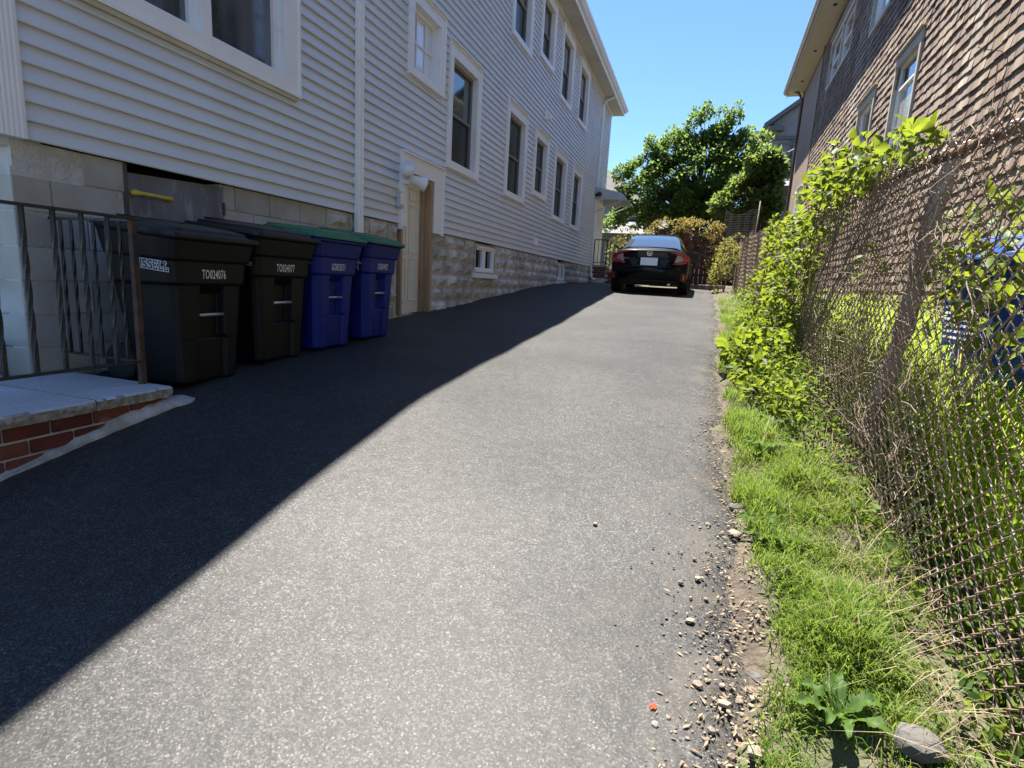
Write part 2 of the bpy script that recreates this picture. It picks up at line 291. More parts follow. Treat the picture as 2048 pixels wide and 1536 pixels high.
leafmat('leaf_tree', (0.04, 0.08, 0.018), (0.14, 0.19, 0.045), 0.55, (0.28, 0.42, 0.08), rough=0.5, spec=0.25)
leafmat('leaf_tree_dark', (0.04, 0.075, 0.016), (0.13, 0.165, 0.042), 0.52, (0.28, 0.38, 0.075), rough=0.5, spec=0.25)
leafmat('leaf_yellow', (0.10, 0.092, 0.028), (0.24, 0.20, 0.07), 0.4, (0.42, 0.32, 0.09), rough=0.7, spec=0.1)
leafmat('leaf_yellowgreen', (0.08, 0.10, 0.022), (0.22, 0.20, 0.06), 0.4, (0.36, 0.34, 0.08), rough=0.7, spec=0.1)
leafmat('dock_leaf', (0.032, 0.072, 0.013), (0.06, 0.11, 0.02), 0.35, (0.22, 0.36, 0.04), rough=0.6, spec=0.25)

# ------------------------------------------------------------------ terrain
_gy = np.linspace(-40, 160, 4001)
def _prof(pts):
    y = np.array([p[0] for p in pts]); z = np.array([p[1] for p in pts]); g = np.interp(_gy, y, z)
    k = np.exp(-0.5*(np.arange(-24, 25)/9.0)**2); k /= k.sum()
    return np.convolve(np.pad(g, 24, mode='edge'), k, mode='valid')
_L = _prof([(-40,-3.2),(-6,-2.0),(0,-1.28),(1.57,-1.0),(2.45,-0.80),(3.1,-0.70),(5.06,-0.63),(7.14,-0.56),(9.2,-0.42),(12.3,-0.19),(14.8,-0.035),(20,0.13),(24,0.2),(40,0.9),(160,3.0)])
_R = _prof([(-40,-3.4),(-6,-2.4),(0,-1.48),(1.44,-1.2),(2.03,-1.1),(3.0,-0.96),(4.37,-0.80),(7,-0.58),(9.6,-0.37),(12.3,-0.2),(14.1,-0.10),(17,0.02),(20,0.13),(24,0.2),(40,0.9),(160,3.0)])
def G(x, y):
    l = np.interp(y, _gy, _L); r = np.interp(y, _gy, _R); t = np.clip((np.asarray(x)+3.8)/4.05, 0, 1)
    return l*(1-t)+r*t
def g1(x, y): return float(G(x, y))
def edge(y):   # right hand edge of the asphalt
    y = np.asarray(y, dtype=float)
    return np.interp(y, [-6, 1.2, 2.0, 4.4, 9.7, 14, 18], [0.34, 0.29, 0.27, 0.25, 0.36, 0.41, 0.42]) + 0.025*np.sin(y*3.1)+0.02*np.sin(y*7.7+1)+0.012*np.sin(y*19.3)

def grid(name, xs, ys, zf, m):
    X, Y = np.meshgrid(xs, ys); Z = zf(X, Y); V = np.stack([X, Y, Z], -1).reshape(-1, 3); nx = len(xs); ny = len(ys)
    i = np.arange(nx-1)[None, :]+np.arange(ny-1)[:, None]*nx; i = i.ravel()
    F = np.stack([i, i+1, i+1+nx, i+nx], -1)
    return finish(name, np_mesh(name, V, F), m, smooth=True)
def hz(x, y):  # bumps of the soil
    return 0.02*np.sin(x*9+y*5)+0.016*np.sin(x*17-y*11)+0.012*np.sin(y*23+x*6)
xs = np.unique(np.concatenate([[-160,-80,-40,-20,-10,-6], np.linspace(-4.2, 0.2, 12), np.linspace(0.22, 3, 30), [4,6,10,20,40,80,160]]))
ys = np.unique(np.concatenate([[-40,-20,-10], np.linspace(-6, 22, 190), [24,27,30,36,44,55,70,90,120,160]]))
def zg(X, Y):
    e = np.clip((X-edge(Y)+0.06)/0.10, 0, 1)
    return G(X, Y)-0.05*(1-e)+e*(0.012+np.where(X < 3, hz(X, Y), 0)+np.clip((X-0.3)/0.6, 0, 1)*0.05)
ground = struct(grid('ground', xs, ys, zg, MT['soil']))
ny = 420; ysd = np.concatenate([np.linspace(-5, 12, 340), np.linspace(12.1, 17.6, 60)]); nx = 60
V = []
for y in ysd:
    e = float(edge(y)); t = np.linspace(0, 1, nx); x = -4.0+(e+4.0)*t
    z = G(x, np.full(nx, y))+0.004*np.sin(x*4+y*2.3)+0.004*np.sin(y*5.1-x*2.2)
    z[-1] -= 0.03; z[-2] -= 0.004
    V.append(np.stack([x, np.full(nx, y), z], -1))
V = np.concatenate(V); i = (np.arange(nx-1)[None, :]+np.arange(len(ysd)-1)[:, None]*nx).ravel()
struct(finish('driveway', np_mesh('driveway', V, np.stack([i, i+1, i+1+nx, i+nx], -1)), MT['asphalt'], smooth=True))

# ------------------------------------------------------------------ left house: grey vinyl siding over concrete block
AX = -3.8
def TL(y, z, d): return (AX+d, y, z)
house = thing('siding_house', 'long two storey house with pale grey vinyl siding, white window trim and concrete block foundation', 'house', (-8, 12, 0.0))
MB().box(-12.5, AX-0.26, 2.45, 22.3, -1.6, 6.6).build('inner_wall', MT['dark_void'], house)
WINS = []   # inner holes (y0,y1,z0,z1)
def window(parent, T, y0, y1, z0, z1, side=0.12, top=0.17, bot=0.11, proud=0.045, rec=0.10, mid=True, frame='white_trim', sash='tan_sash', pane='pane', pane2=None, muntin=None, midz=0.5, lip=True, nsash=1, cap=True, sw=0.045):
    a, b, c, e = y0+side, y1-side, z0+bot, z1-top
    WINS.append((a-0.03, b+0.03, c-0.03, e+0.03))
    m = MB().ringT(T, y0, y1, z0, z1, side, side, bot, top, -rec-0.03, proud)
    if lip:
        m.ringT(T, y0-0.012, y1+0.012, z0-0.012, z1+0.012, 0.03, 0.03, 0.03, 0.03, 0.0, proud+0.018)
    if cap: m.boxT(T, y0-0.02, y1+0.02, z1+0.012, z1+0.03, 0, proud+0.04)
    w = m.build('window', MT[frame], parent, bevel=0.004)
    span = (b-a)/nsash
    for k in range(nsash):
        s0, s1 = a+k*span, a+(k+1)*span
        if nsash > 1:
            if k: MB().boxT(T, s0-0.05, s0+0.05, c, e, -rec, proud-0.01).build('mullion', MT[frame], w, bevel=0.004); s0 += 0.05
            if k < nsash-1: s1 -= 0.05
        ms = MB().ringT(T, s0, s1, c, e, sw, sw, sw, sw, -rec, -rec+0.045)
        zm = c+(e-c)*midz
        if mid: ms.boxT(T, s0+sw, s1-sw, zm-0.022, zm+0.022, -rec+0.002, -rec+0.043)
        ms.build('sash', MT[sash], w, bevel=0.003)
        if mid:
            MB().boxT(T, s0+0.02, s1-0.02, zm, e-0.02, -rec+0.004, -rec+0.016).build('pane', MT[pane], w)
            MB().boxT(T, s0+0.02, s1-0.02, c+0.02, zm, -rec-0.012, -rec+0.006).build('pane', MT[pane2 or pane], w)
        else:
            MB().boxT(T, s0+0.02, s1-0.02, c+0.02, e-0.02, -rec-0.012, -rec+0.006).build('pane', MT[pane], w)
        if muntin:
            g = MB(); ny_, nz_ = muntin
            for q in range(1, ny_): yy = s0+(s1-s0)*q/ny_; g.boxT(T, yy-0.012, yy+0.012, c+0.03, e-0.03, -rec+0.01, -rec+0.026)
            for q in range(1, nz_): zz = c+(e-c)*q/nz_; g.boxT(T, s0+0.03, s1-0.03, zz-0.012, zz+0.012, -rec+0.011, -rec+0.028)
            g.build('muntin', MT['white_trim'], w)
    return w
# ground storey
window(house, TL, 2.62, 4.69, 1.58, 3.36, side=0.19, bot=0.13, top=0.16, nsash=2, mid=False, sash='white_trim', pane='room_reflection_pane', rec=0.075, cap=False)
MB().boxT(TL, 2.64, 4.66, 1.535, 1.566, 0.0, 0.05).build('sill_strip', MT['cream_trim'], house)
window(house, TL, 6.78, 7.78, 2.52, 3.53, side=0.12, bot=0.10, top=0.15, mid=False, sash='white_trim', pane='curtain_sky_pane', muntin=(3, 2), rec=0.09)
for y0, y1, z0 in ((7.99, 9.19, 1.63), (10.61, 11.85, 1.63), (12.5, 13.63, 1.94), (14.35, 15.64, 1.63), (16.49, 17.76, 1.63)):
    window(house, TL, y0, y1, z0, 3.35, pane2='screen_pane', pane='pane' if y0 < 9 else 'screen_pane')
for y0, y1, z0 in ((7.99, 9.19, 4.5), (10.62, 11.82, 4.5), (12.5, 13.63, 4.81), (14.37, 15.62, 4.54), (16.47, 17.78, 4.58)):
    window(house, TL, y0, y1, z0, 6.22, pane='pane', pane2='screen_pane', cap=False)
# basement windows
for (y0, y1, z0, z1) in ((9.30, 10.36, 0.10, 0.62), (15.45, 16.45, 0.06, 0.59)):
    MB().ringT(TL, y0, y1, z0, z1, 0.03, 0.03, 0.02, 0.03, -0.13, 0.005).build('wood_surround', MT['raw_wood'], house)
    w = window(house, TL, y0+0.03, y1-0.03, z0+0.02, z1-0.03, side=0.05, bot=0.05, top=0.05, proud=-0.005, rec=0.07, mid=False, nsash=2, sash='white_trim', lip=False, cap=False, sw=0.03)
    MB().boxT(TL, y0-0.06, y1+0.06, z0-0.09, z0-0.005, -0.1, 0.06).build('window_sill', MT['white_trim'], w, bevel=0.008)
# side door in raw wood frame
DO = (6.72, 7.56, g1(AX, 7.1)-0.02, 1.30)
WINS.append((DO[0]-0.1, DO[1]+0.1, DO[2], DO[3]+0.06)); door_hole = WINS[-1]
m = MB(); m.boxT(TL, 6.64, 6.78, 0.62, 1.54, -0.05, 0.05); m.boxT(TL, 7.60, 7.87, 0.62, 1.54, -0.05, 0.04); m.boxT(TL, 6.78, 7.60, 1.33, 1.54, -0.05, 0.045)
m.boxT(TL, 6.62, 7.89, 1.54, 1.565, -0.02, 0.075); m.boxT(TL, 7.85, 7.89, 0.60, 1.54, 0.0, 0.062); m.boxT(TL, 6.615, 6.65, 0.58, 1.54, 0.0, 0.062)
m.build('door_casing', MT['white_trim'], house, bevel=0.004)
m = MB(); m.boxT(TL, 7.52, 7.60, DO[2], 1.33, -0.24, 0.02); m.boxT(TL, 7.46, 7.52, DO[2], 1.28, -0.24, -0.07); m.boxT(TL, 6.70, 6.75, DO[2], 1.33, -0.24, 0.01); m.boxT(TL, 6.75, 7.52, 1.27, 1.33, -0.24, 0.0)
m.build('door_frame', MT['raw_wood'], house, bevel=0.004)
d = MB().boxT(TL, 6.75, 7.46, DO[2]+0.03, 1.265, -0.19, -0.125).build('door', MT['door_paint'], house, bevel=0.003)
zt = 1.265; zb = DO[2]+0.03
for (za, zc) in ((0.86, 0.95), (0.47, 0.83), (0.10, 0.43)):
    for (ya, yc) in ((0.13, 0.45), (0.55, 0.87)):
        ym, yM = 6.75+0.71*ya, 6.75+0.71*yc; zm_, zM = zb+(zt-zb)*za, zb+(zt-zb)*zc
        MB().ringT(TL, ym, yM, zm_, zM, 0.02, 0.02, 0.02, 0.02, -0.126, -0.112).build('panel', MT['door_paint'], d, bevel=0.004)
MB().boxT(TL, 6.66, 7.6, DO[2]-0.3, DO[2]+0.03, -0.24, -0.02).build('threshold', MT['plaster'], house)
# hatch to the crawl space
WINS.append((2.94, 3.80, -0.25, 0.645)); hatch_hole = WINS[-1]
m = MB(); m.add([TL(2.965, -0.2, -0.02), TL(3.795, -0.2, -0.02), TL(3.795, 0.625, -0.02), TL(2.965, 0.585, -0.02), TL(2.965, -0.2, -0.045), TL(3.795, -0.2, -0.045), TL(3.795, 0.625, -0.045), TL(2.965, 0.585, -0.045)],
    [(0,1,2,3),(7,6,5,4),(0,4,5,1),(1,5,6,2),(2,6,7,3),(3,7,4,0)])
hd = m.build('hatch_door', MT['hatch'], house)
MB().tube([TL(3.00, 0.455, -0.02), TL(3.0, 0.455, 0.02), TL(3.03, 0.455, 0.032), TL(3.24, 0.452, 0.032), TL(3.27, 0.452, 0.02), TL(3.27, 0.452, -0.02)], [0.022, 0.022, 0.014, 0.014, 0.022, 0.022], 8).build('handle', MT['yellow_paint'], hd, smooth=True)
MB().boxT(TL, 3.785, 3.80, 0.40, 0.50, -0.02, 0.0).build('hinge', MT['rust_pipe'], hd)
MB().boxT(TL, 2.94, 2.965, -0.25, 0.64, -0.12, -0.005).build('hatch_frame', MT['dark_concrete'], house)
# siding courses, one piece per run between openings
def bez(T, y0, y1, z, pitch):
    prof = [(z-0.004, 0.002), (z-0.008, 0.020), (z-0.004, 0.027), (z+0.006, 0.027), (z+pitch*0.5, 0.014), (z+pitch+0.004, 0.0), (z+pitch+0.004, -0.006), (z+0.004, -0.006)]
    return MB().prism(prof, lambda p, y: T(y, p[0], p[1]), y0, y1)
PIT = 0.105; k = 0
while True:
    z = 0.655+k*PIT
    if z > 6.33: break
    cuts = sorted((a, b) for (a, b, c, e) in WINS if c < z+PIT and e > z)
    segs = []; cur = 2.33
    for a, b in cuts:
        if a > cur: segs.append((cur, a))
        cur = max(cur, b)
    segs.append((cur, 22.36))
    for a, b in segs:
        bez(TL, a, b, z, PIT).build('siding_board', MT['vinyl'], house)
    k += 1
# fluted corner post
m = MB(); poly = [(2.14, -0.1), (2.14, 0.045)]
for q in range(7):
    y = 2.15+q*0.026; poly += [(y, 0.045), (y+0.008, 0.05), (y+0.018, 0.05), (y+0.022, 0.043)]
poly += [(2.342, 0.043), (2.342, -0.1)]
m.prism(poly, lambda p, z: TL(p[0], z, p[1]), 0.645, 6.35); m.build('corner_post', MT['white_trim'], house)
for kz in range(55):
    z = 0.655+kz*PIT
    if z > 2.2: break
    MB().prism([(z-0.006, 0.0), (z-0.006, -0.018), (z+PIT, -0.004), (z+PIT, 0.0)], lambda p, x: (x, 2.20+p[1], p[0]), -12.5, AX-0.03).build('siding_board', MT['vinyl'], house)
MB().box(-12.5, AX-0.03, 2.205, 2.45, 0.6, 6.5).build('front_wall', MT['vinyl'], house)
# foundation blocks
def rock(T, y0, y1, z0, z1, rough, seed):
    r = random.Random(seed); m = MB(); n = 6 if rough else 2; nn = 5 if rough else 2
    vs = []; fs = []
    for j in range(nn+1):
        for i in range(n+1):
            y = y0+(y1-y0)*i/n; z = z0+(z1-z0)*j/nn
            e = i in (0, n) or j in (0, nn)
            if rough: y = y0+(y1-y0)*(0, 0.07, 0.3, 0.5, 0.7, 0.93, 1)[i]; z = z0+(z1-z0)*(0, 0.13, 0.4, 0.66, 0.87, 1)[j]
            d = 0.0 if e else ((r.uniform(0.002, 0.008) if (i in (1, n-1) or j in (1, nn-1)) else r.uniform(0.02, 0.05)) if rough else 0.0)
            vs.append(T(y, z, d-0.012))
    for j in range(nn):
        for i in range(n):
            a = j*(n+1)+i; fs.append((a, a+1, a+n+2, a+n+1))
    m.add(vs, fs)
    # sides
    m.boxT(T, y0, y1, z0, z1, -0.12, -0.0125); return m
MB().boxT(TL, 2.30, 22.3, -1.5, 0.62, -0.2, -0.028).f
def foundation():
    # mortar backing, cut round the openings
    holes = [h for h in WINS if h[2] < 0.6]
    cuts = sorted((a, b, c) for (a, b, c, e) in holes)
    m = MB(); cur = 2.48
    for a, b, c in cuts:
        m.boxT(TL, cur, a+0.03, -1.5, 0.645, -0.16, -0.026); m.boxT(TL, a+0.03, b-0.03, -1.5, c+0.02, -0.16, -0.022); cur = b-0.03
    m.boxT(TL, cur, 22.2, -1.5, 0.645, -0.16, -0.026); m.boxT(TL, 2.27, 2.48, -1.5, 0.49, -0.16, -0.022)
    m.box(-12.4, AX-0.025, 2.285, 2.6, -1.5, 0.645)
    m.build('mortar_bed', MT['mortar'], house)
    row = 0; z1 = 0.648
    while z1 > -1.05:
        z0 = z1-0.195; y = 2.27 if row % 2 == 0 else 2.27-0.205
        while y < 22.2:
            a = max(y, 2.27); b = min(y+(0.394 if y > 4.7 else 0.402), 22.2); y += 0.413
            if b-a < 0.05: continue
            if z1 < g1(AX, (a+b)/2)-0.05: continue
            if row == 0 and a < 2.4: continue
            pieces = [(a, b)]
            for (ha, hb, hc, he) in holes:
                if hc < z1-0.03 and he > z0+0.03:
                    np_ = []
                    for (p, q) in pieces:
                        if hb <= p or ha >= q: np_.append((p, q)); continue
                        if ha-p > 0.05: np_.append((p, ha))
                        if q-hb > 0.05: np_.append((hb, q))
                    pieces = np_
            for (p, q) in pieces:
                ro = p > 4.9
                rock(TL, p, q, z0, z1-0.012 if ro else z1-0.004, ro, int(p*1000)+row*77).build('foundation_block', MT['rock_block' if ro else 'block'], house, bevel=0.0)
        z1 -= 0.203 if True else 0; row += 1
    row = 0; z1 = 0.648-0.203
    while z1 > -1.05:
        x = AX-0.01-(0.2 if row % 2 else 0)
        xr = AX-0.02
        for q in range(3):
            xl = x-0.4
            MB().box(xl, xr, 2.268, 2.29, z1-0.195, z1-0.004).build('foundation_block', MT['block'], house); xr = xl-0.008; x = xl-0.008
        z1 -= 0.203; row += 1
foundation()
# soffit, gutter, roof
EX = -3.35
MB().box(-4.2, EX-0.02, 1.85, 22.62, 6.36, 6.385).build('soffit', MT['soffit_grooved'], house)
for q in range(90):
    y = 1.95+q*0.228
    MB().box(-3.78, EX-0.05, y, y+0.012, 6.352, 6.3605).build('soffit_rib', MT['soffit'], house)
MB().box(-3.79, -3.74, 2.33, 22.36, 6.30, 6.36).build('frieze', MT['white_trim'], house)
MB().box(EX-0.02, EX, 1.85, 22.62, 6.34, 6.56).build('fascia', MT['white_trim'], house)
prof = [(EX, 6.45), (EX+0.07, 6.45), (EX+0.09, 6.49), (EX+0.12, 6.52), (EX+0.125, 6.58), (EX+0.115, 6.58), (EX+0.11, 6.525), (EX+0.08, 6.50), (EX+0.065, 6.46), (EX, 6.46)]
MB().prism(prof, lambda p, y: (p[0], y, p[1]), 1.8, 22.66).build('gutter', MT['white_trim'], house)
MB().prism([(EX+0.03, 6.57), (EX+0.03, 6.60), (-8.4, 8.7), (-13.4, 6.6), (-13.4, 6.57), (-8.4, 8.62)], lambda p, y: (p[0], y, p[1]), 1.8, 22.66).build('roof', MT['roof_grey'], house)
# downspouts
def spout(parent, y0, w, zb, zt, dep=0.07):
    m = MB(); pr = [(0, 0.02), (0, dep), (w*0.2, dep+0.01), (w*0.3, dep), (w*0.7, dep), (w*0.8, dep+0.01), (w, dep), (w, 0.02)]
    m.prism([(y0+a, b) for a, b in pr], lambda p, z: TL(p[0], z, p[1]), zb, zt); return m
spout(house, 5.62, 0.11, g1(AX, 5.6)+0.05, 6.3, 0.07).build('downspout', MT['white_trim'], house)
for z in (1.0, 2.55, 4.2):
    MB().boxT(TL, 5.605, 5.62, z, z+0.03, 0.0, 0.05).build('bracket', MT['white_trim'], house)
m = spout(house, 20.35, 0.12, 0.35, 6.15); m.build('downspout', MT['white_trim'], house)
MB().tube([TL(20.41, 6.12, 0.055), TL(20.41, 6.25, 0.10), TL(20.3, 6.33, 0.40), TL(20.3, 6.45, 0.45)], 0.045, 8).build('downspout_elbow', MT['white_trim'], house, smooth=True)
MB().tube([TL(20.41, 0.42, 0.055), TL(20.41, 0.28, 0.07), TL(20.40, 0.22, 0.14), TL(20.38, 0.2, 0.22)], 0.045, 8).build('downspout_elbow', MT['white_trim'], house, smooth=True)
# odds and ends on the siding
fl = thing('floodlight', 'white twin floodlight with two bell shaped lamp holders above the side door casing', 'floodlight', TL(6.66, 1.2, 0.05))
MB().boxT(TL, 6.60, 6.72, 1.14, 1.20, 0.05, 0.12).build('junction_box', MT['white_trim'], fl, bevel=0.006)
MB().boxT(TL, 6.64, 6.68, 0.99, 1.14, 0.055, 0.075).build('conduit', MT['white_trim'], fl)
def bell(c, d, name='lamp'):
    c = Vector(c); d = Vector(d).normalized(); pts = []; rr = []
    for t, r in ((0, 0.02), (0.02, 0.038), (0.06, 0.042), (0.10, 0.05), (0.15, 0.066), (0.17, 0.068), (0.168, 0.060), (0.12, 0.045)):
        pts.append(c+d*t*1.4); rr.append(r*1.4)
    MB().tube(pts, rr, 14).build(name, MT['white_trim'], fl, smooth=True)
bell(TL(6.64, 1.235, 0.10), (0.55, -0.75, 0.25)); bell(TL(6.70, 1.225, 0.10), (0.75, 0.72, -0.25))
sb = thing('switch_box', 'small grey outdoor switch box on the siding left of the side door', 'electrical box', TL(6.6, 0.9, 0.0))
MB().boxT(TL, 6.54, 6.66, 0.84, 1.04, 0.02, 0.07).build('case', MT['alu'], sb, bevel=0.008)
MB().boxT(TL, 6.555, 6.645, 0.88, 1.02, 0.07, 0.085).build('cover', MT['white_trim'], sb, bevel=0.006)
vh = thing('vent_hood', 'small white exhaust vent hood high on the grey siding', 'vent', TL(13.3, 3.75, 0))
MB().boxT(TL, 13.22, 13.40, 3.72, 3.90, 0.0, 0.03).build('flange', MT['white_trim'], vh)
MB().prism([(3.90, 0.03), (3.80, 0.14), (3.72, 0.14), (3.72, 0.03)], lambda p, y: TL(y, p[0], p[1]), 13.25, 13.37).build('hood', MT['white_trim'], vh)
ob = thing('outlet_box', 'white covered outlet with a cable stub low on the grey siding', 'electrical box', TL(12.95, 0.85, 0))
MB().boxT(TL, 12.88, 13.04, 0.84, 1.0, 0.01, 0.085).build('case', MT['white_trim'], ob, bevel=0.006)
MB().tube([TL(12.94, 1.0, 0.03), TL(12.93, 1.07, 0.035), TL(12.97, 1.10, 0.03)], 0.012, 6).build('cable', MT['white_trim'], ob)

# back entrance: door, awning, steps, railing
en = thing('back_entrance', 'white back door with narrow casing at the far end of the grey house', 'door', TL(21.2, 0.73, 0))
MB().ringT(TL, 20.6, 21.75, 0.72, 3.0, 0.1, 0.1, 0.05, 0.12, 0.0, 0.06).build('casing', MT['white_trim'], en)
MB().boxT(TL, 20.7, 21.65, 0.77, 2.88, 0.0, 0.035).build('leaf', MT['door_paint'], en)
aw = thing('awning', 'grey corrugated aluminium awning over the back door of the grey house', 'awning', TL(21.2, 3.1, 0))
m = MB(); nn = 26; top = []; bot = []
for i in range(nn+1):
    y = 20.3+i*(1.75/nn); h = 0.018*(i % 2)
    top.append([TL(y, 3.42+h, 0.02), TL(y, 3.18+h, 0.95), TL(y, 3.0+h, 1.12)]); bot.append([TL(y, 3.40+h, 0.02), TL(y, 3.16+h, 0.95), TL(y, 2.98+h, 1.11)])
m.loft(top, closed=False); m.loft(bot, closed=False); m.build('roof_sheet', MT['alu'], aw)
for y in (20.3, 22.05):
    MB().prism([(3.42, 0.02), (3.18, 0.95), (3.0, 1.12), (2.98, 0.95), (2.98, 0.02)], lambda p, yy: TL(yy, p[0], p[1]), y-0.01, y+0.01).build('side_panel', MT['alu'], aw)
    MB().tube([TL(y, 2.55, 0.02), TL(y, 3.0, 1.05)], 0.018, 6).build('brace', MT['alu'], aw)
MB().tube([TL(20.26, 3.1, 0.02), TL(20.22, 3.14, 0.12), TL(20.15, 3.14, 0.2)], [0.05, 0.06, 0.08], 10).build('porch_lamp', MT['iron'], aw, smooth=True)
st = thing('brick_steps', 'small red brick stoop with stone treads below the back door', 'steps', (-3.2, 21.1, 0.15))
gz = g1(-3, 20.9)
for q, (xr, zt) in enumerate(((-3.25, 0.72), (-2.93, 0.54), (-2.60, 0.36))):
    xl = AX+0.03 if q == 0 else (-3.25, -2.93)[q-1]
    MB().box(xl, xr, 20.55, 21.85, gz-0.2, zt-0.06).build('riser', MT['mortar'], st)
    MB().box(xl, xr+0.03, 20.5, 21.9, zt-0.06, zt).build('tread', MT['granite_rough'], st, bevel=0.01)
    for rw in range(5):
        zz = zt-0.065-(rw+1)*0.075
        if zz < gz-0.1: continue
        x = xl+0.004+(0.1 if rw % 2 else 0)
        while x < xr-0.02:
            x2 = min(x+0.195, xr); MB().box(x, x2-0.008, 20.538, 20.56, zz, zz+0.066).build('brick', MT['brick_red'], st); x = x2
        y = 20.56
        while y < 21.8:
            MB().box(xr-0.005, xr+0.012, y, y+0.19, zz, zz+0.066).build('brick', MT['brick_red'], st); y += 0.2
def simple_rail(root, pts, h, step, mt='iron', r=0.012):
    for (a, b) in zip(pts[:-1], pts[1:]):
        a = Vector(a); b = Vector(b); L = (b-a).length; n = max(1, int(L/step))
        MB().tube([a+Vector((0,0,h)), b+Vector((0,0,h))], 0.02, 6).build('top_rail', MT[mt], root)
        MB().tube([a+Vector((0,0,0.1)), b+Vector((0,0,0.1))], 0.012, 6).build('bottom_rail', MT[mt], root)
        for i in range(n+1):
            p = a.lerp(b, i/n); big = i in (0, n)
            MB().tube([p+Vector((0,0,0 if big else 0.1)), p+Vector((0,0,h))], r*1.6 if big else r, 5).build('post' if big else 'baluster', MT[mt], root)
sr = thing('stoop_railing', 'thin black iron railing beside the brick stoop at the back door', 'railing', (-3.2, 20.5, 0.3))
simple_rail(sr, [(-3.72, 20.55, 0.72), (-3.27, 20.55, 0.72), (-2.62, 20.55, 0.33)], 0.9, 0.13)
gt = thing('iron_gate', 'black iron gate between the brick stoop and the hedge', 'gate', (-2.3, 20.0, 0.1))
simple_rail(gt, [(-2.55, 20.0, g1(-2.5, 20)), (-1.55, 20.0, g1(-1.5, 20))], 1.15, 0.12)

# ------------------------------------------------------------------ brick landing and railing by the front corner
SZ = -0.737; SX = -2.93; SY = 2.475
ld = thing('brick_landing', 'low red brick landing and pale granite slab at the front corner of the house', 'landing', (-3.3, 1.2, -1.2))
def slab(y0, y1):
    m = MB(); n = 26
    ring = []
    rr = random.Random(int(y0*100)+5)
    for i in range(n+1):
        y = y0+(y1-y0)*i/n
        j = rr.uniform(-0.006, 0.006); j2 = rr.uniform(-0.008, 0.008)
        ring.append([(AX+0.02, y, SZ), (SX-0.012, y, SZ), (SX+0.004+j, y, SZ-0.01), (SX+j2, y, SZ-0.035), (SX-0.006+j, y, SZ-0.062), (AX+0.02, y, SZ-0.062)])
    m.loft(ring); return m
s1 = slab(2.03, SY).build('slab', MT['granite'], ld); s2 = slab(-0.6, 2.022).build('slab', MT['granite'], ld)
for o in (s1, s2):
    o.data.materials.append(MT['granite_rough'])
    for p in o.data.polygons:
        if abs(p.normal.z) < 0.8: p.material_index = 1
MB().box(AX+0.02, SX-0.045, -0.6, SY-0.035, -1.7, SZ-0.062).build('mortar_bed', MT['mortar'], ld)
row = 0; z1 = SZ-0.068
while z1 > -1.5:
    y = SY-0.04-(0.0 if row % 2 == 0 else 0.11); yt = SY-0.032
    first = True
    while yt > -0.6:
        ln = 0.205 if not (first and row % 2) else 0.10
        yb = yt-ln
        if z1 > g1(SX, yt)-0.06:
            MB().box(SX-0.05, SX-0.033+rnd.uniform(-0.002, 0.002), yb, yt-0.012, z1-0.066, z1).build('brick', MT['brick_red'], ld, bevel=0.003, seg=1)
        yt = yb; first = False
    row += 1; z1 -= 0.079
# rough plaster skirt where the brick meets the asphalt
def skirt():
    m = MB(); vs = []; n = 70; rr = random.Random(3)
    rings = []
    for i in range(n+1):
        y = -0.55+(SY+0.13+0.55)*i/n; g = g1(SX, y); hgt = 0.016+0.03*max(0, math.sin(y*3.3+0.6))+rr.uniform(-0.008, 0.008); w = 0.03+0.018*max(0, math.sin(y*2.3+1))+rr.uniform(-0.006, 0.006)
        if y > SY-0.4: hgt += 0.01; w += 0.03*(y-SY+0.4)/0.4
        if y > SY: hgt *= 0.85; w += 0.02
        if y > SY+0.09: hgt *= 0.5; w *= 0.7
        xb = SX-0.08
        rings.append([(xb, y, g-0.06), (SX-0.03+w, y, g-0.03), (SX-0.03+w*0.9, y, g+0.012), (SX-0.03+w*0.4, y, g+hgt*0.7), (SX-0.034, y, g+hgt), (xb, y, g+hgt)])
    m.loft(rings); return m
skirt().build('plaster_skirt', MT['plaster'], ld, smooth=False)
rl = thing('iron_railing', 'black wrought iron railing with twisted balusters and a rusty end post on the landing', 'railing', (-3.12, 2.44, SZ))
PX, PY = -3.12, 2.44
def twisted(x, y, z0, z1, w=0.0085, turns=None):
    m = MB(); rings = []; n = int((z1-z0)/0.02)
    for i in range(n+1):
        z = z0+(z1-z0)*i/n; t = (z-z0)/(z1-z0)
        ph = 0.0
        tt = min(max((t-0.12)/0.76, 0), 1); ph = tt*math.pi*2.2
        rings.append([(x+w*1.414*math.cos(ph+math.pi/4+q*math.pi/2), y+w*1.414*math.sin(ph+math.pi/4+q*math.pi/2), z) for q in range(4)])
    return m.loft(rings)
RT = 0.222
MB().box(PX-0.016, PX+0.016, PY-0.016, PY+0.016, SZ-0.01, RT).build('end_post', MT['iron_rusty'], rl)
MB().box(PX-0.026, PX+0.026, -0.5, PY+0.035, RT, RT+0.014).build('top_rail', MT['iron'], rl)
MB().box(PX-0.013, PX+0.013, -0.5, PY, SZ+0.13, SZ+0.145).build('bottom_rail', MT['iron'], rl)
y = PY-0.145
while y > -0.4:
    twisted(PX, y, SZ+0.145, RT, 0.0095).build('baluster', MT['iron'], rl); y -= 0.138
MB().box(AX+0.01, PX-0.016, PY-0.014, PY+0.014, RT-0.012, RT+0.004).build('side_top_rail', MT['iron'], rl)
MB().box(AX+0.01, PX-0.016, PY-0.012, PY+0.012, SZ+0.13, SZ+0.143).build('side_bottom_rail', MT['iron_rusty'], rl)
for xq in (-3.71, -3.62, -3.53, -3.435, -3.33, -3.225):
    twisted(xq, PY, SZ+0.143, RT-0.012, 0.0075).build('baluster', MT['iron'], rl)
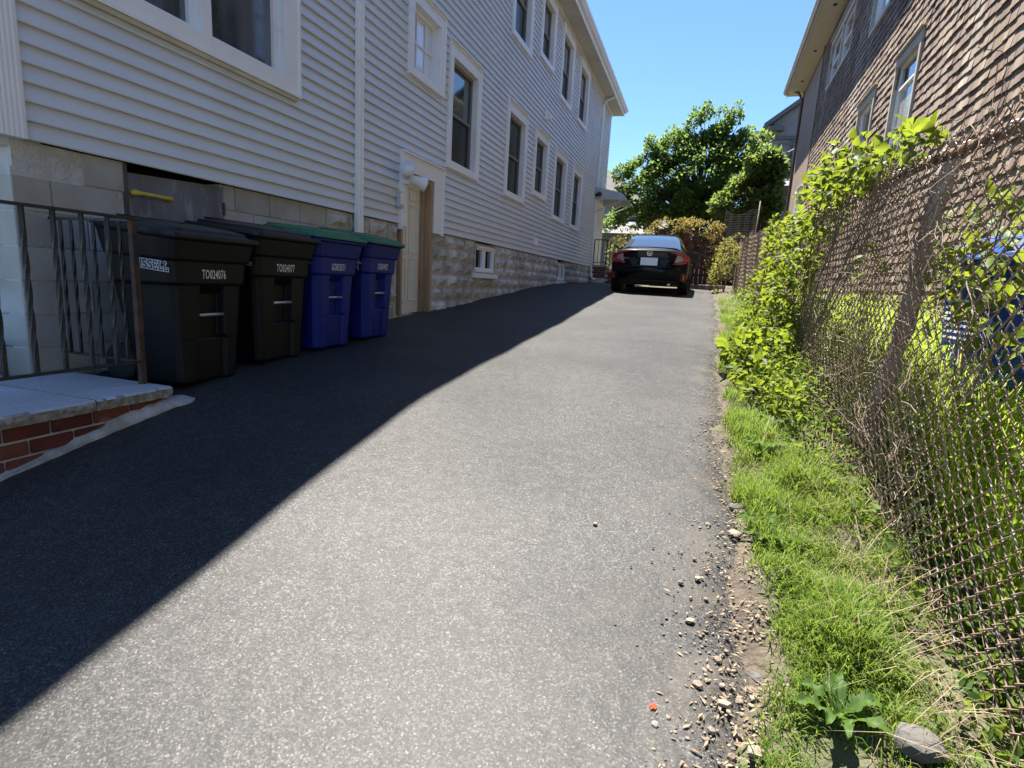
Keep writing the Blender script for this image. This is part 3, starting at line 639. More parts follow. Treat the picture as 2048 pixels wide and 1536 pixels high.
# front steps just coming into view at the left
fs_ = thing('front_step', 'brick front step with pale stone tread at the left edge behind the railing', 'steps', (-4.4, 1.6, -0.7))
MB().box(-5.6, -4.05, 0.6, 2.2, SZ-0.4, SZ+0.16).build('riser', MT['brick_red'], fs_)
MB().box(-5.6, -4.02, 0.58, 2.2, SZ+0.16, SZ+0.22).build('tread', MT['granite'], fs_, bevel=0.008)
MB().box(-5.6, AX+0.018, -0.6, 2.22, -1.7, SZ-0.01).build('base', MT['granite'], fs_)

# ------------------------------------------------------------------ wheeled carts
def text_mesh(body, size, sx=1.0, bold=0.0, shear=0.0):
    cu = bpy.data.curves.new('lettering', 'FONT'); cu.body = body; cu.size = size; cu.align_x = 'CENTER'; cu.align_y = 'CENTER'; cu.offset = bold; cu.shear = shear; cu.resolution_u = 3; cu.space_character = 1.12
    o = bpy.data.objects.new('lettering', cu); COL.objects.link(o)
    dg = bpy.context.evaluated_depsgraph_get(); me = bpy.data.meshes.new_from_object(o.evaluated_get(dg)); bpy.data.objects.remove(o); bpy.data.curves.remove(cu)
    vs = [(v.co.x*sx, v.co.y) for v in me.vertices]; fs = [tuple(p.vertices) for p in me.polygons]; bpy.data.meshes.remove(me); return vs, fs
def lettering(name, body, size, place, m, parent, **k):
    vs, fs = text_mesh(body, size, **k)
    return MB().add([place(x, y) for x, y in vs], fs).build(name, MT[m], parent, recalc=False)
SLAB = {  # slab serif capitals as rectangles on a 10 x 14 field
 'R': [(1,3,0,14),(0,4,0,2),(0,8,12,14),(7,9,8,13),(3,8,6,8),(5,7,3,6),(6,10,0,2),(6,8,0,4)],
 'U': [(1,3,2,14),(0,4,12,14),(7,9,2,14),(6,10,12,14),(2,8,0,2.5)],
 'S': [(2,8,12,14),(0,3,8,13),(7,9,10,14),(2,8,6,8.5),(7,10,1,6.5),(1,8,0,2),(0.5,2.5,0,4)],
 'E': [(1,3,0,14),(0,9,12,14),(0,9,0,2),(3,6,6,8),(7,9,0,4),(7,9,10,14),(5.5,7,5,9)],
 'L': [(1,3,0,14),(0,5,12,14),(0,9,0,2),(7,9,0,5)]}
def slab_word(word, h, place, parent):
    s = h/14.0; W = len(word)*11.2; o = -W/2
    white = MB(); dark = MB()
    for ch in word:
        for (a, b, c, e) in SLAB[ch]:
            for mb, g, lift in ((white, 1.25, 0.0), (dark, -0.02, 0.0015)):
                q = [((o+a-g)*s, (c-7-g)*s), ((o+b+g)*s, (c-7-g)*s), ((o+b+g)*s, (e-7+g)*s), ((o+a-g)*s, (e-7+g)*s)]
                lift2 = lift+rnd.uniform(0, 0.0006)
                mb.add([place(x, y, lift2) for x, y in q], [(0, 1, 2, 3)])
        o += 11.2
    white.build('lettering_outline', MT['print_white'], parent, recalc=False); dark.build('lettering', MT['cart_black'], parent, recalc=False)

def cart(x, y, rz, label, body, lid, number, word, open_gap=0.0, group=None):
    root = thing('wheeled_cart', label, 'trash cart', (x, y, g1(x+0.1, y)+0.004), group); root.rotation_euler = (0, math.radians(-1.5), rz); root.scale = (1.0, 1.02, 1.015); ORG[root.name] = Vector((0, 0, 0))
    secs = [(0.0, -0.16, 0.235, 0.215), (0.02, -0.17, 0.25, 0.228), (0.28, -0.20, 0.265, 0.245), (0.30, -0.205, 0.268, 0.247), (0.44, -0.225, 0.277, 0.256), (0.57, -0.245, 0.286, 0.263), (0.60, -0.25, 0.289, 0.265), (0.625, -0.255, 0.291, 0.268), (0.64, -0.265, 0.305, 0.287), (0.79, -0.26, 0.315, 0.296),
            (0.80, -0.262, 0.330, 0.308), (0.93, -0.28, 0.360, 0.326), (0.935, -0.29, 0.388, 0.342), (0.955, -0.29, 0.390, 0.344), (0.957, -0.28, 0.36, 0.32)]
    def sm(t): t = min(max(t, 0), 1); return t*t*(3-2*t)
    def tilt(px, z): return z-0.115*px*sm((z-0.55)/0.4)
    rings = []
    for (z, xb, xf, hw) in secs:
        c = 0.055 if z < 0.8 else 0.045
        pk = 0.028 if z < 0.29 else (0.055 if z < 0.59 else 0.0)
        if z == 0.60: pk = 0.02
        pw = 0.125 if z < 0.29 else 0.098
        pts = [(xb, -hw+c), (xb+c*0.3, -hw+c*0.3), (xb+c, -hw), (xf-c, -hw), (xf-c*0.3, -hw+c*0.3), (xf, -hw+c),
               (xf, -pw), (xf-pk, -pw+0.012), (xf-pk, 0), (xf-pk, pw-0.012), (xf, pw), (xf, hw-c), (xf-c*0.3, hw-c*0.3), (xf-c, hw), (xb+c, hw), (xb+c*0.3, hw-c*0.3), (xb, hw-c)]
        rings.append([(px, py, tilt(px, z)) for px, py in pts])
    MB().loft(rings).build('body', MT[body], root, smooth=False, bevel=0.006, seg=2)
    # lid
    def lring(z, ins, c=0.05):
        xb, xf, hw = -0.31+ins, 0.40-ins, 0.352-ins
        p = [(xb, -hw+c), (xb+c, -hw), (xf-c, -hw), (xf-c*0.3, -hw+c*0.3), (xf, -hw+c), (xf, hw-c), (xf-c*0.3, hw-c*0.3), (xf-c, hw), (xb+c, hw), (xb, hw-c)]
        return [(a, b, tilt(a, z)+open_gap*(a+0.37)) for a, b in p]
    l = MB().loft([lring(0.946, 0.0), lring(0.972, 0.004), lring(0.976, 0.03), lring(0.978, 0.052), lring(0.998, 0.058), lring(1.002, 0.075), lring(1.015, 0.15), lring(1.02, 0.25)]).build('lid', MT[lid], root, bevel=0.004)
    m = MB()
    for s in (-1, 1):
        m.box(-0.33, 0.20, s*0.11-0.012, s*0.11+0.012, 0.99, 1.005)
    m.v = [(a, b, tilt(a, c)+open_gap*(a+0.37)+0.018) for a, b, c in m.v]; m.build('lid_rib', MT[lid], l)
    # handle, axle, wheels, catch bar
    MB().tube([(-0.27, -0.27, 0.985), (-0.34, -0.27, 1.0), (-0.35, -0.25, 1.0), (-0.35, 0.25, 1.0), (-0.34, 0.27, 1.0), (-0.27, 0.27, 0.985)], 0.016, 8).build('handle', MT[body], root, smooth=True)
    for s in (-1, 1):
        w = MB().tube([(-0.215, s*0.225, 0.125), (-0.215, s*0.235, 0.125), (-0.215, s*0.275, 0.125), (-0.215, s*0.285, 0.125)], [0.105, 0.125, 0.125, 0.11], 22).build('wheel', MT['rubber'], root)
        MB().tube([(-0.215, s*0.283, 0.125), (-0.215, s*0.297, 0.125)], [0.02, 0.014], 10).build('hub', MT['steel'], w)
    MB().tube([(-0.215, -0.23, 0.125), (-0.215, 0.23, 0.125)], 0.010, 8).build('axle', MT['steel'], root)
    MB().tube([(0.262, -0.112, 0.436), (0.262, 0.112, 0.436)], 0.0125, 10).build('catch_bar', MT['steel'], root, smooth=True)
    fx = lambda z: 0.305+(z-0.64)/(0.79-0.64)*0.010+0.0025
    lettering('number', number, 0.078, lambda a, b: (fx(0.70+b), a-0.0, 0.70+b-0.115*0.3*0.3), 'print_white', root, sx=0.50, bold=0.0012)
    sy = lambda z: -(0.287+(z-0.64)/(0.79-0.64)*0.009)-0.003
    if word:
        def pl(a, b, lift):
            an = math.radians(-6); ca, sa = math.cos(an), math.sin(an); xx, zz = 0.135+a*ca-b*sa, 0.742+a*sa+b*ca
            return (xx, sy(zz)-0.001-lift, zz)
        slab_word(word, 0.052, pl, root)
    else:
        for s, zz, xx, h in (('n', 0.752, 0.215, 0.13), ('ng', 0.690, 0.200, 0.075)):
            lettering('side_print', s, h, lambda a, b, zz=zz, xx=xx: (xx+a, sy(zz+b)-0.001, zz+b-0.04*a), 'print_white', root, sx=0.62)
        def rowbar(a, b): return (0.20+a, sy(0.715+b)-0.001, 0.715+b)
        MB().add([rowbar(-0.07, -0.004), rowbar(0.055, -0.004), rowbar(0.055, 0.004), rowbar(-0.07, 0.004)], [(0, 1, 2, 3)]).build('side_print', MT['print_white'], root, recalc=False)
    return root
cart(-3.28, 2.87, 0.02, 'black wheeled trash cart nearest the railing, with RUSSELL on its side', 'cart_black', 'lid_black', 'TO024076', 'RUSSELL', group='carts lined up along the foundation')
cart(-3.29, 3.56, -0.01, 'black wheeled trash cart next to the blue carts, numbered TO024077', 'cart_black', 'lid_black', 'TO024077', 'RUSSELL', group='carts lined up along the foundation')
cart(-3.28, 4.21, 0.0, 'blue wheeled recycling cart with green lid beside the black carts', 'cart_blue', 'lid_green', 'GO833571', None, 0.02, group='carts lined up along the foundation')
cart(-3.29, 4.94, 0.03, 'blue wheeled recycling cart with green lid nearest the side door', 'cart_blue', 'lid_green', 'GO834927', None, group='carts lined up along the foundation')

# ------------------------------------------------------------------ black sedan
def make_car():
    cx, cy = -1.12, 13.2
    root = thing('parked_car', 'black four door sedan parked at the end of the driveway, seen from behind', 'car', (cx, cy, g1(cx, cy+0.9)-0.9*0.042))
    root.rotation_euler = (math.radians(2.4), 0, math.radians(0.0)); ORG[root.name] = Vector((0, 0, 0))
    def ring(y, w, zb, zt, sh, crown):   # half profile bottom centre -> top centre
        return [(0, zb), (w*0.55, zb), (w*0.86, zb+0.02), (w*0.965, zb+0.12), (w, (zb+sh)*0.5+0.02), (w*0.995, sh), (w*0.955, sh+(zt-sh)*0.45), (w*0.86, zt-0.02), (w*0.55, zt+crown*0.7), (0, zt+crown)]
    def yrear(x, z):
        prof = np.interp(z, [0.15, 0.30, 0.45, 0.60, 0.66, 0.80, 0.93, 0.98, 1.02], [0.14, 0.05, 0.0, 0.0, 0.05, 0.085, 0.08, 0.07, 0.16])
        return float(prof+0.16*min(1, abs(x)/0.88)**3.2)
    st = [(0.42, 0.885, 0.20, 0.985, 0.78, 0.03), (0.9, 0.90, 0.18, 0.97, 0.80, 0.05), (1.6, 0.90, 0.17, 0.955, 0.80, 0.06), (2.4, 0.90, 0.17, 0.94, 0.79, 0.06), (3.3, 0.90, 0.17, 0.93, 0.77, 0.06), (3.9, 0.885, 0.18, 0.86, 0.72, 0.05), (4.35, 0.83, 0.20, 0.74, 0.62, 0.04), (4.58, 0.70, 0.24, 0.62, 0.52, 0.02), (4.63, 0.45, 0.30, 0.52, 0.45, 0.01)]
    rings = []
    base = ring(0.42, 0.88, 0.20, 0.985, 0.74, 0.03)
    def full(hp, yf): return [(x, yf(x, z), z) for x, z in hp]+[(-x, yf(x, z), z) for x, z in hp[-2:0:-1]]
    for s in (0.02, 0.35, 0.62, 0.82, 0.93, 0.985):
        hp = [(x*s, 0.60+(z-0.60)*s) for x, z in base]
        rings.append(full(hp, lambda x, z: yrear(x, z)))
    for (y, w, zb, zt, sh, cr) in st:
        rings.append(full(ring(y, w, zb, zt, sh, cr), lambda x, z, y=y: y))
    MB().loft(rings).build('body', MT['car_paint'], root, smooth=True, sub=2)
    # greenhouse
    gs = [(0.36, 0.70, 0.66, 0.99), (0.62, 0.76, 0.60, 1.105), (0.95, 0.79, 0.565, 1.235), (1.30, 0.80, 0.55, 1.335), (1.75, 0.80, 0.55, 1.395), (2.25, 0.80, 0.55, 1.41), (2.7, 0.79, 0.555, 1.365), (3.1, 0.77, 0.58, 1.23), (3.55, 0.72, 0.64, 1.0)]
    def gring(y, wb, wt, zt, k=1.0, off=0):
        hp = [(wb, 0.93), (wb*0.35+wt*0.65+0.02, 0.93+(zt-0.93)*0.62), (wt+0.03, zt-0.045), (wt*0.86, zt-0.006), (wt*0.45, zt+0.012), (0, zt+0.017)]
        return [(x, y, z) for x, z in hp]+[(-x, y, z) for x, z in hp[-2::-1]]
    rings = [gring(*g) for g in gs]
    MB().loft(rings, closed=False).build('cabin', MT['car_paint'], root, smooth=True, sub=2)
    def gat(y): return [float(np.interp(y, [g[0] for g in gs], [g[i] for g in gs])) for i in (1, 2, 3)]
    # rear window follows the same surface, slightly proud
    rg = []
    for y in np.linspace(0.47, 1.28, 9):
        wb, wt, zt = gat(y); t = (y-0.47)/0.81
        hw = 0.66-0.10*t; row = []
        for u in np.linspace(-1, 1, 13):
            x = u*hw; drop = 0.018*(abs(u)**2)*1.2+max(0, abs(x)-wt*0.86)*0.35
            row.append((x, y-0.012, zt+0.026-drop))
        rg.append(row)
    MB().loft(rg, closed=False).build('rear_window', MT['car_glass'], root, smooth=True, recalc=False)
    for s in (-1, 1):   # side glass
        sg = []
        for y in np.linspace(0.95, 3.2, 8):
            wb, wt, zt = gat(y)
            p0 = (wb, 0.95); p1 = (wb*0.35+wt*0.65+0.02, 0.93+(zt-0.93)*0.62); p2 = (wt+0.03, zt-0.06)
            sg.append([(s*(p[0]+0.006), y, p[1]) for p in (p0, p1, p2)])
        MB().loft(sg, closed=False).build('side_window', MT['car_glass'], root, recalc=False)
    # details on the tail: polygons laid on the rear surface
    def patch(name, poly, m, lift=0.012, thick=0.03, sub=4, parent=root, mirror=False):
        sgn = -1 if mirror else 1
        bm = bmesh.new(); vs = [bm.verts.new((x*sgn, 0, z)) for x, z in poly]; bm.faces.new(vs if not mirror else vs[::-1])
        bmesh.ops.triangulate(bm, faces=bm.faces); bmesh.ops.subdivide_edges(bm, edges=bm.edges, cuts=sub, use_grid_fill=True)
        for v in bm.verts: v.co.y = yrear(v.co.x, v.co.z)-lift
        r = bmesh.ops.extrude_face_region(bm, geom=list(bm.faces))
        for v in [g for g in r['geom'] if isinstance(g, bmesh.types.BMVert)]: v.co.y += thick+lift
        bmesh.ops.recalc_face_normals(bm, faces=bm.faces)
        me = bpy.data.meshes.new(name); bm.to_mesh(me); bm.free()
        return finish(name, me, MT[m], parent)
    for mir in (False, True):
        t = patch('tail_light', [(0.40, 0.945), (0.60, 0.955), (0.80, 0.90), (0.865, 0.85), (0.865, 0.74), (0.78, 0.70), (0.53, 0.675), (0.53, 0.695), (0.74, 0.745), (0.79, 0.80), (0.72, 0.865), (0.60, 0.905)], 'lamp_red', 0.022, 0.05, mirror=mir)
        patch('lamp_lens', [(0.61, 0.895), (0.72, 0.855), (0.775, 0.80), (0.73, 0.755), (0.56, 0.715)], 'lamp_clear', 0.014, 0.03, parent=t, mirror=mir)
        patch('reflector', [(0.76, 0.34), (0.805, 0.335), (0.81, 0.45), (0.765, 0.45)], 'reflector', 0.012, 0.03, mirror=mir)
        patch('bumper_vent', [(0.70, 0.31), (0.84, 0.30), (0.84, 0.50), (0.72, 0.48)], 'car_trim', 0.004, 0.02, mirror=mir)
    pr = patch('plate_recess', [(-0.46, 0.78), (-0.36, 0.62), (0.36, 0.62), (0.46, 0.78), (0.36, 0.80), (-0.36, 0.80)], 'car_trim', 0.004, 0.02)
    patch('trunk_edge', [(-0.52, 0.60), (0.52, 0.60), (0.50, 0.612), (-0.50, 0.612)], 'car_trim', 0.01, 0.02)
    patch('lower_bumper', [(-0.72, 0.22), (0.72, 0.22), (0.66, 0.32), (-0.66, 0.32)], 'car_trim', 0.006, 0.02)
    patch('license_plate', [(-0.19, 0.645), (0.19, 0.645), (0.19, 0.815), (-0.19, 0.815)], 'plate', 0.024, 0.02, 1)
    # emblem: rounded frame with the letter shape inside
    em = MB(); cz = 0.905
    def ey(x, z): return yrear(x, z)-0.022
    outl = [(-0.05, 0.05), (0.05, 0.05), (0.062, 0.03), (0.048, -0.04), (0.035, -0.048), (-0.035, -0.048), (-0.048, -0.04), (-0.062, 0.03)]
    inn = [(x*0.8, z*0.8) for x, z in outl]; n = len(outl)
    em.add([(x, ey(x, cz+z), cz+z) for x, z in outl]+[(x, ey(x, cz+z), cz+z) for x, z in inn], [(i, (i+1) % n, n+(i+1) % n, n+i) for i in range(n)])
    for q in ([(-0.038, 0.038), (-0.022, 0.038), (-0.012, -0.036), (-0.028, -0.036)], [(0.038, 0.038), (0.022, 0.038), (0.012, -0.036), (0.028, -0.036)], [(-0.02, 0.006), (0.02, 0.006), (0.016, -0.012), (-0.016, -0.012)]):
        em.add([(x, ey(x, cz+z)-0.002, cz+z) for x, z in q], [(0, 1, 2, 3)])
    em.build('emblem', MT['chrome'], root, recalc=False)
    lettering('badge', 'CIVIC', 0.055, lambda a, b: (-0.54+a, yrear(-0.54+a, 0.79+b)-0.016, 0.79+b), 'chrome', root, sx=1.1)
    # wheels
    for (x, y) in ((-0.785, 0.9), (0.785, 0.9), (-0.785, 3.6), (0.785, 3.6)):
        s = 1 if x > 0 else -1
        w = MB().tube([(x-s*0.10, y, 0.325), (x-s*0.09, y, 0.325), (x+s*0.085, y, 0.325), (x+s*0.105, y, 0.325)], [0.29, 0.325, 0.325, 0.29], 28).build('wheel', MT['rubber'], root)
        MB().tube([(x+s*0.085, y, 0.325), (x+s*0.108, y, 0.325)], [0.21, 0.20], 20).build('rim', MT['alu'], w)
        MB().tube([(x-s*0.13, y, 0.34), (x+s*0.108, y, 0.34)], 0.365, 24).build('wheel_well', MT['car_trim'], root)
    for s in (-1, 1):
        mm = MB().loft([[(s*(0.86+a), 2.95+b, 0.95+c) for b, c in ((-0.06, -0.06), (0.06, -0.05), (0.06, 0.06), (-0.06, 0.07))] for a, b_ in ((0.0, 0), (0.07, 0), (0.19, 0), (0.21, 0))]).build('door_mirror', MT['car_paint'], root, bevel=0.02)
        MB().box(s*0.94-0.08, s*0.94+0.10, 2.882, 2.89, 0.905, 1.005).build('mirror_glass', MT['car_trim'], mm)
    MB().tube([(0.48, 0.10, 0.235), (0.48, 0.35, 0.24)], 0.035, 12).build('exhaust', MT['steel'], root)
    MB().box(-0.55, 0.55, 0.2, 0.75, 0.19, 0.27).build('underbody', MT['car_trim'], root)
    MB().loft([[(-0.02, 1.45, 1.375), (0.02, 1.45, 1.375), (0.02, 1.62, 1.395), (-0.02, 1.62, 1.395)], [(-0.006, 1.47, 1.44), (0.006, 1.47, 1.44), (0.006, 1.54, 1.43), (-0.006, 1.54, 1.43)]]).build('antenna_fin', MT['car_paint'], root)
    return root
make_car()

# ------------------------------------------------------------------ right house: brown shingles
def RX(y): return 2.70-0.024*(22.3-y)
def TR(y, z, d): return (RX(y)-d, y, z)
rh = thing('shingle_house', 'tall house clad in weathered brown wood shingles behind the chain link fence', 'house', (6, 12, 0))
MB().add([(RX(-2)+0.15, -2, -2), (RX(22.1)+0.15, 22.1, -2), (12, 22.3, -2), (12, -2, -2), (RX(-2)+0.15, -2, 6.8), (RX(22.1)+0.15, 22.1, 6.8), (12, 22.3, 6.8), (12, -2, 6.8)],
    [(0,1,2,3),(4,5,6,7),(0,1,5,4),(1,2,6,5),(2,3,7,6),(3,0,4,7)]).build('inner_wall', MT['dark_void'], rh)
W0 = len(WINS)
def rwin(y0, y1, z0, z1, **k):
    k = dict(dict(side=0.07, top=0.12, bot=0.08, proud=0.04, rec=0.06, frame='beige_frame', sash='white_trim', pane='pane', pane2='blind', midz=0.62, lip=False, cap=True), **k)
    return window(rh, TR, y0, y1, z0, z1, **k)
rwin(8.86, 9.98, 1.62, 3.42, pane='pane', pane2='blind', midz=0.8)
rwin(11.08, 12.25, 2.0, 3.44, mid=False)
rwin(14.22, 16.9, 5.15, 6.3, nsash=2, pane2='pane', midz=0.5)
rwin(11.1, 12.4, 4.65, 6.3, pane2='curtain_sky_pane', pane='curtain_sky_pane')
rwin(5.0, 6.2, 4.65, 6.3, pane2='pane')
rwin(18.95, 19.9, 1.5, 3.2, mid=True, pane2='pane', proud=0.06, frame='white_trim')
holes = WINS[W0:]
def shingle_pts(y0, y1, z, p, j):
    th = 0.014+0.012*((y0*37.7+z*91.3) % 1.0); ts = 0.003*((y0*53.1+z*17.9) % 1.0-0.5)
    return [TR(y0, z+j, 0.0), TR(y1, z+j+ts, 0.0), TR(y1, z+j+ts, th+ts), TR(y0, z+j, th-ts), TR(y0, z+p+0.02, -0.004), TR(y1, z+p+0.02, -0.004), TR(y1, z+p+0.02, 0.003), TR(y0, z+p+0.02, 0.003)]
SF = [(0,1,2,3),(7,6,5,4),(3,2,6,7),(0,4,5,1),(1,5,6,2),(0,3,7,4)]
Rn = np.array(R3)
def px(P):
    c = Rn.T @ np.array(P); return (1024+1108*c[0]/c[2], 768+1108*c[1]/c[2]) if c[2] > 0.1 else (-9, -9)
lst = []; r2 = random.Random(5); z = -1.3; SP = 0.12
while z < 6.7:
    y = 0.6
    while y < 18.35:
        w = r2.uniform(0.075, 0.2); y1 = min(y+w, 18.4)
        zm_ = z+SP/2; ym = (y+y1)/2
        if not any(a+0.0 < ym < b-0.0 and c < zm_ < e for (a, b, c, e) in holes):
            lst.append((y+0.002, y1-0.002, z, r2.uniform(-0.011, 0.011)))
        y = y1
    z += SP
vis = []
for i, s in enumerate(lst):
    u, v = px(TR((s[0]+s[1])/2, s[2]+0.06, 0.01))
    if 0 < u < 2048 and 0 < v < 420 and s[2] > 1.4: vis.append((s[0], i))
vis.sort(); single = set(i for _, i in vis[:290]); rest = MB()
for i, s in enumerate(lst):
    pts = shingle_pts(s[0], s[1], s[2], SP, s[3])
    if i in single: MB().add(pts, SF).build('shingle', MT['shingle'], rh)
    else: rest.add(pts, SF)
rest.build('shingle_cladding', MT['shingle'], rh, kind='stuff')
MB().add([TR(0.6, -1.4, -0.006), TR(18.4, -1.4, -0.006), TR(18.4, 6.8, -0.006), TR(0.6, 6.8, -0.006)], [(0,1,2,3)]).f
# plain boarded end bay
y = 18.42
while y < 22.0:
    y1 = min(y+0.2, 22.05)
    if 18.9 < (y+y1)/2 < 19.95:
        MB().boxT(TR, y, y1-0.004, -0.5, 1.5, -0.02, 0.012).build('wall_board', MT['brown_board'], rh); MB().boxT(TR, y, y1-0.004, 3.2, 6.8, -0.02, 0.012).build('wall_board', MT['brown_board'], rh)
    else:
        MB().boxT(TR, y, y1-0.004, -0.5, 6.8, -0.02, 0.012).build('wall_board', MT['brown_board'], rh)
    y = y1
MB().boxT(TR, 18.34, 18.42, -0.5, 6.8, -0.02, 0.03).build('corner_board', MT['brown_trim'], rh)
MB().boxT(TR, 22.05, 22.2, -0.5, 6.8, -0.15, 0.03).build('corner_board', MT['brown_trim'], rh)
MB().tube([TR(22.0, 0.3, 0.06), TR(22.0, 6.5, 0.06), TR(22.05, 6.75, 0.2), TR(22.1, 6.85, 0.42)], 0.04, 8).build('downspout', MT['brown_trim'], rh)
m = MB(); m.boxT(TR, 0, 22.55, 6.78, 6.80, -0.2, 0.50); m.build('soffit', MT['soffit'], rh)
for yy in (7.5, 10.2, 13.1, 15.9, 18.6, 21):
    MB().boxT(TR, yy, yy+0.10, 6.772, 6.781, 0.18, 0.26).build('soffit_vent', MT['dark_void'], rh)
MB().boxT(TR, 0, 22.55, 6.76, 6.94, 0.50, 0.52).build('fascia', MT['beige_frame'], rh)
MB().prism([(0.52, 6.83), (0.585, 6.83), (0.605, 6.87), (0.635, 6.90), (0.64, 6.95), (0.628, 6.95), (0.62, 6.905), (0.59, 6.88), (0.575, 6.84), (0.52, 6.84)], lambda p, yy: TR(yy, p[1], p[0]), 0, 22.58).build('gutter', MT['beige_frame'], rh)
MB().add([TR(0, 6.95, 0.54), TR(22.58, 6.95, 0.54), (8, 22.58, 9.6), (8, 0, 9.6), TR(0, 6.91, 0.54), TR(22.58, 6.91, 0.54), (8, 22.58, 9.5), (8, 0, 9.5)], [(0,1,2,3),(7,6,5,4),(0,4,5,1),(2,6,7,3),(1,5,6,2),(0,3,7,4)]).build('roof', MT['roof_grey'], rh)
dsh = thing('satellite_dish', 'dark satellite dish on the far corner of the brown shingle house', 'satellite dish', (2.8, 22.5, 5.3))
rings = []
for t in np.linspace(0, 1, 7):
    rr_ = 0.02+0.44*t
    rings.append([(2.86+0.1*(1-t*t)+0.18*math.cos(a)*rr_, 22.62+rr_*math.cos(a)*0.9, 5.38+rr_*math.sin(a)*1.05) for a in np.linspace(0, 2*math.pi, 20, endpoint=False)])
MB().loft(rings, cap=False).build('reflector', MT['brown_trim'], dsh, smooth=True)
MB().tube([(2.96, 22.6, 5.3), (2.8, 22.35, 5.15), (2.72, 22.1, 5.1)], 0.03, 6).build('arm', MT['brown_trim'], dsh)
MB().tube([(2.9, 22.55, 5.2), (2.5, 22.7, 5.0)], 0.015, 6).build('feed_arm', MT['steel'], dsh)

# ------------------------------------------------------------------ scatter helpers
def norm(a): return a/np.maximum(np.linalg.norm(a, axis=-1, keepdims=True), 1e-9)
OV = np.array([(0,0,0),(-0.27,0.22,0.09),(-0.34,0.48,0.11),(-0.19,0.80,0.02),(0,1.04,-0.16),(0.16,0.82,0.0),(0.33,0.52,0.13),(0.28,0.24,0.10),(0,0.5,-0.04)], float)
OF = np.array([(0,8,1),(1,8,2),(2,8,3),(3,8,4),(4,8,5),(5,8,6),(6,8,7),(7,8,0)])
SQ = np.array([(0,0,0),(-0.32,0.45,0.05),(0,1,-0.03),(0.32,0.45,0.05)], float); SQF = np.array([(0,2,1),(0,3,2)])
def leaves(name, pos, dirs, nrm, scale, m, parent=None, tmpl=(OV, OF), kind='stuff'):
    d = norm(dirs); x = norm(np.cross(d, nrm)); n = np.cross(x, d); tv, tf = tmpl
    V = pos[:, None, :]+scale[:, None, None]*(tv[None, :, 0:1]*x[:, None, :]+tv[None, :, 1:2]*d[:, None, :]+tv[None, :, 2:3]*n[:, None, :])
    F = tf[None]+(np.arange(len(pos))*len(tv))[:, None, None]
    o0 = np.array(ORG.get(parent.name, Vector((0,0,0)))) if parent else np.zeros(3)
    return finish(name, np_mesh(name, V.reshape(-1, 3)-o0, F.reshape(-1, 3)), m if not isinstance(m, str) else MT[m], parent, kind=kind)
def rand_dirs(n, up=0.3, g=rng):
    d = g.normal(size=(n, 3)); d[:, 2] += up; return norm(d)
def blades(name, base, h, lean, w, m, parent=None):
    n = len(base); a = rng.uniform(0, 2*np.pi, n); b = np.stack([np.cos(a), np.sin(a), np.zeros(n)], -1); s = np.stack([-np.sin(a), np.cos(a), np.zeros(n)], -1)
    up = np.array([0, 0, 1.0]); H = h[:, None]; L = lean[:, None]; Wd = w[:, None]
    p1 = base+up*H*0.5+b*L*0.28; p2 = base+up*H*0.86+b*L*0.68; p3 = base+up*H*(1.0-0.25*np.minimum(L/H, 1.4))+b*L*1.15
    V = np.stack([base-s*Wd, base+s*Wd, p1-s*Wd*0.9, p1+s*Wd*0.9, p2-s*Wd*0.55, p2+s*Wd*0.55, p3], 1)
    F = np.array([(0,1,3),(0,3,2),(2,3,5),(2,5,4),(4,5,6)])[None]+(np.arange(n)*7)[:, None, None]
    return finish(name, np_mesh(name, V.reshape(-1, 3), F.reshape(-1, 3)), MT[m], parent, kind='stuff')
def gz_(x, y): return zg(x, y)

# ------------------------------------------------------------------ chain link fence
FX = 0.85
def ftop(y): return float(np.interp(y, [0, 2.3, 4.4, 6.4, 9.8, 14.9, 17], [0.50, 0.63, 0.71, 0.80, 1.03, 1.25, 1.34]))
def fx_(y, z):
    zb = g1(FX, y); t = (z-zb)/1.6
    return FX+0.05*t+0.025*math.sin(y*1.3+z*1.1)+0.014*math.sin(y*3.7-z*2.1)
fence = thing('chain_link_fence', 'rusty brown chain link fence running along the right side of the driveway', 'fence', (FX, 8, -0.5))
def weave():
    m = MB(); w = 0.038; i = 0; y = 0.75; V = []; F = []
    while y < 16.2:
        zt = ftop(y)+0.012*math.sin(y*9); zb = g1(FX, y)-0.04; n = int((zt-zb)/w); r = 0.0030
        pts = []
        for k in range(n+1):
            z = zt-k*w; left = (k+i) % 2 == 0; yy = y if left else y+w
            s = -1 if left else 1
            e = 0.004*(1 if left else -1)
            pts.append(Vector((fx_(yy, z)+e, yy, z+0.006))); pts.append(Vector((fx_(yy, z)-e, yy+0.0045*s, z))); 
        if y < 7:
            tip = 0.02; pts.insert(0, pts[0]+Vector((rnd.uniform(-0.01, 0.01), rnd.uniform(-0.01, 0.01), tip)))
        m.tube(pts, r, 4 if y < 4 else 3, caps=False)
        y += w; i += 1
    return m
weave().build('wire_mesh', MT['rust_wire'], fence, kind='stuff', recalc=False)
for y in (6.4, 9.5, 12.6, 15.7):
    zb = g1(FX, y); MB().tube([(fx_(y, zb)+0.035, y, zb-0.2), (fx_(y, ftop(y))+0.035, y, ftop(y)+0.03)], 0.026, 10).build('line_post', MT['rust_pipe'], fence, smooth=True)
    MB().tube([(fx_(y, ftop(y))+0.035, y, ftop(y)+0.02), (fx_(y, ftop(y))+0.035, y, ftop(y)+0.07)], [0.034, 0.006], 10).build('post_cap', MT['rust_pipe'], fence, smooth=True)
seg = [(0.0, 3.05), (3.05, 6.4), (6.4, 9.5), (9.5, 12.6), (12.6, 15.7)]
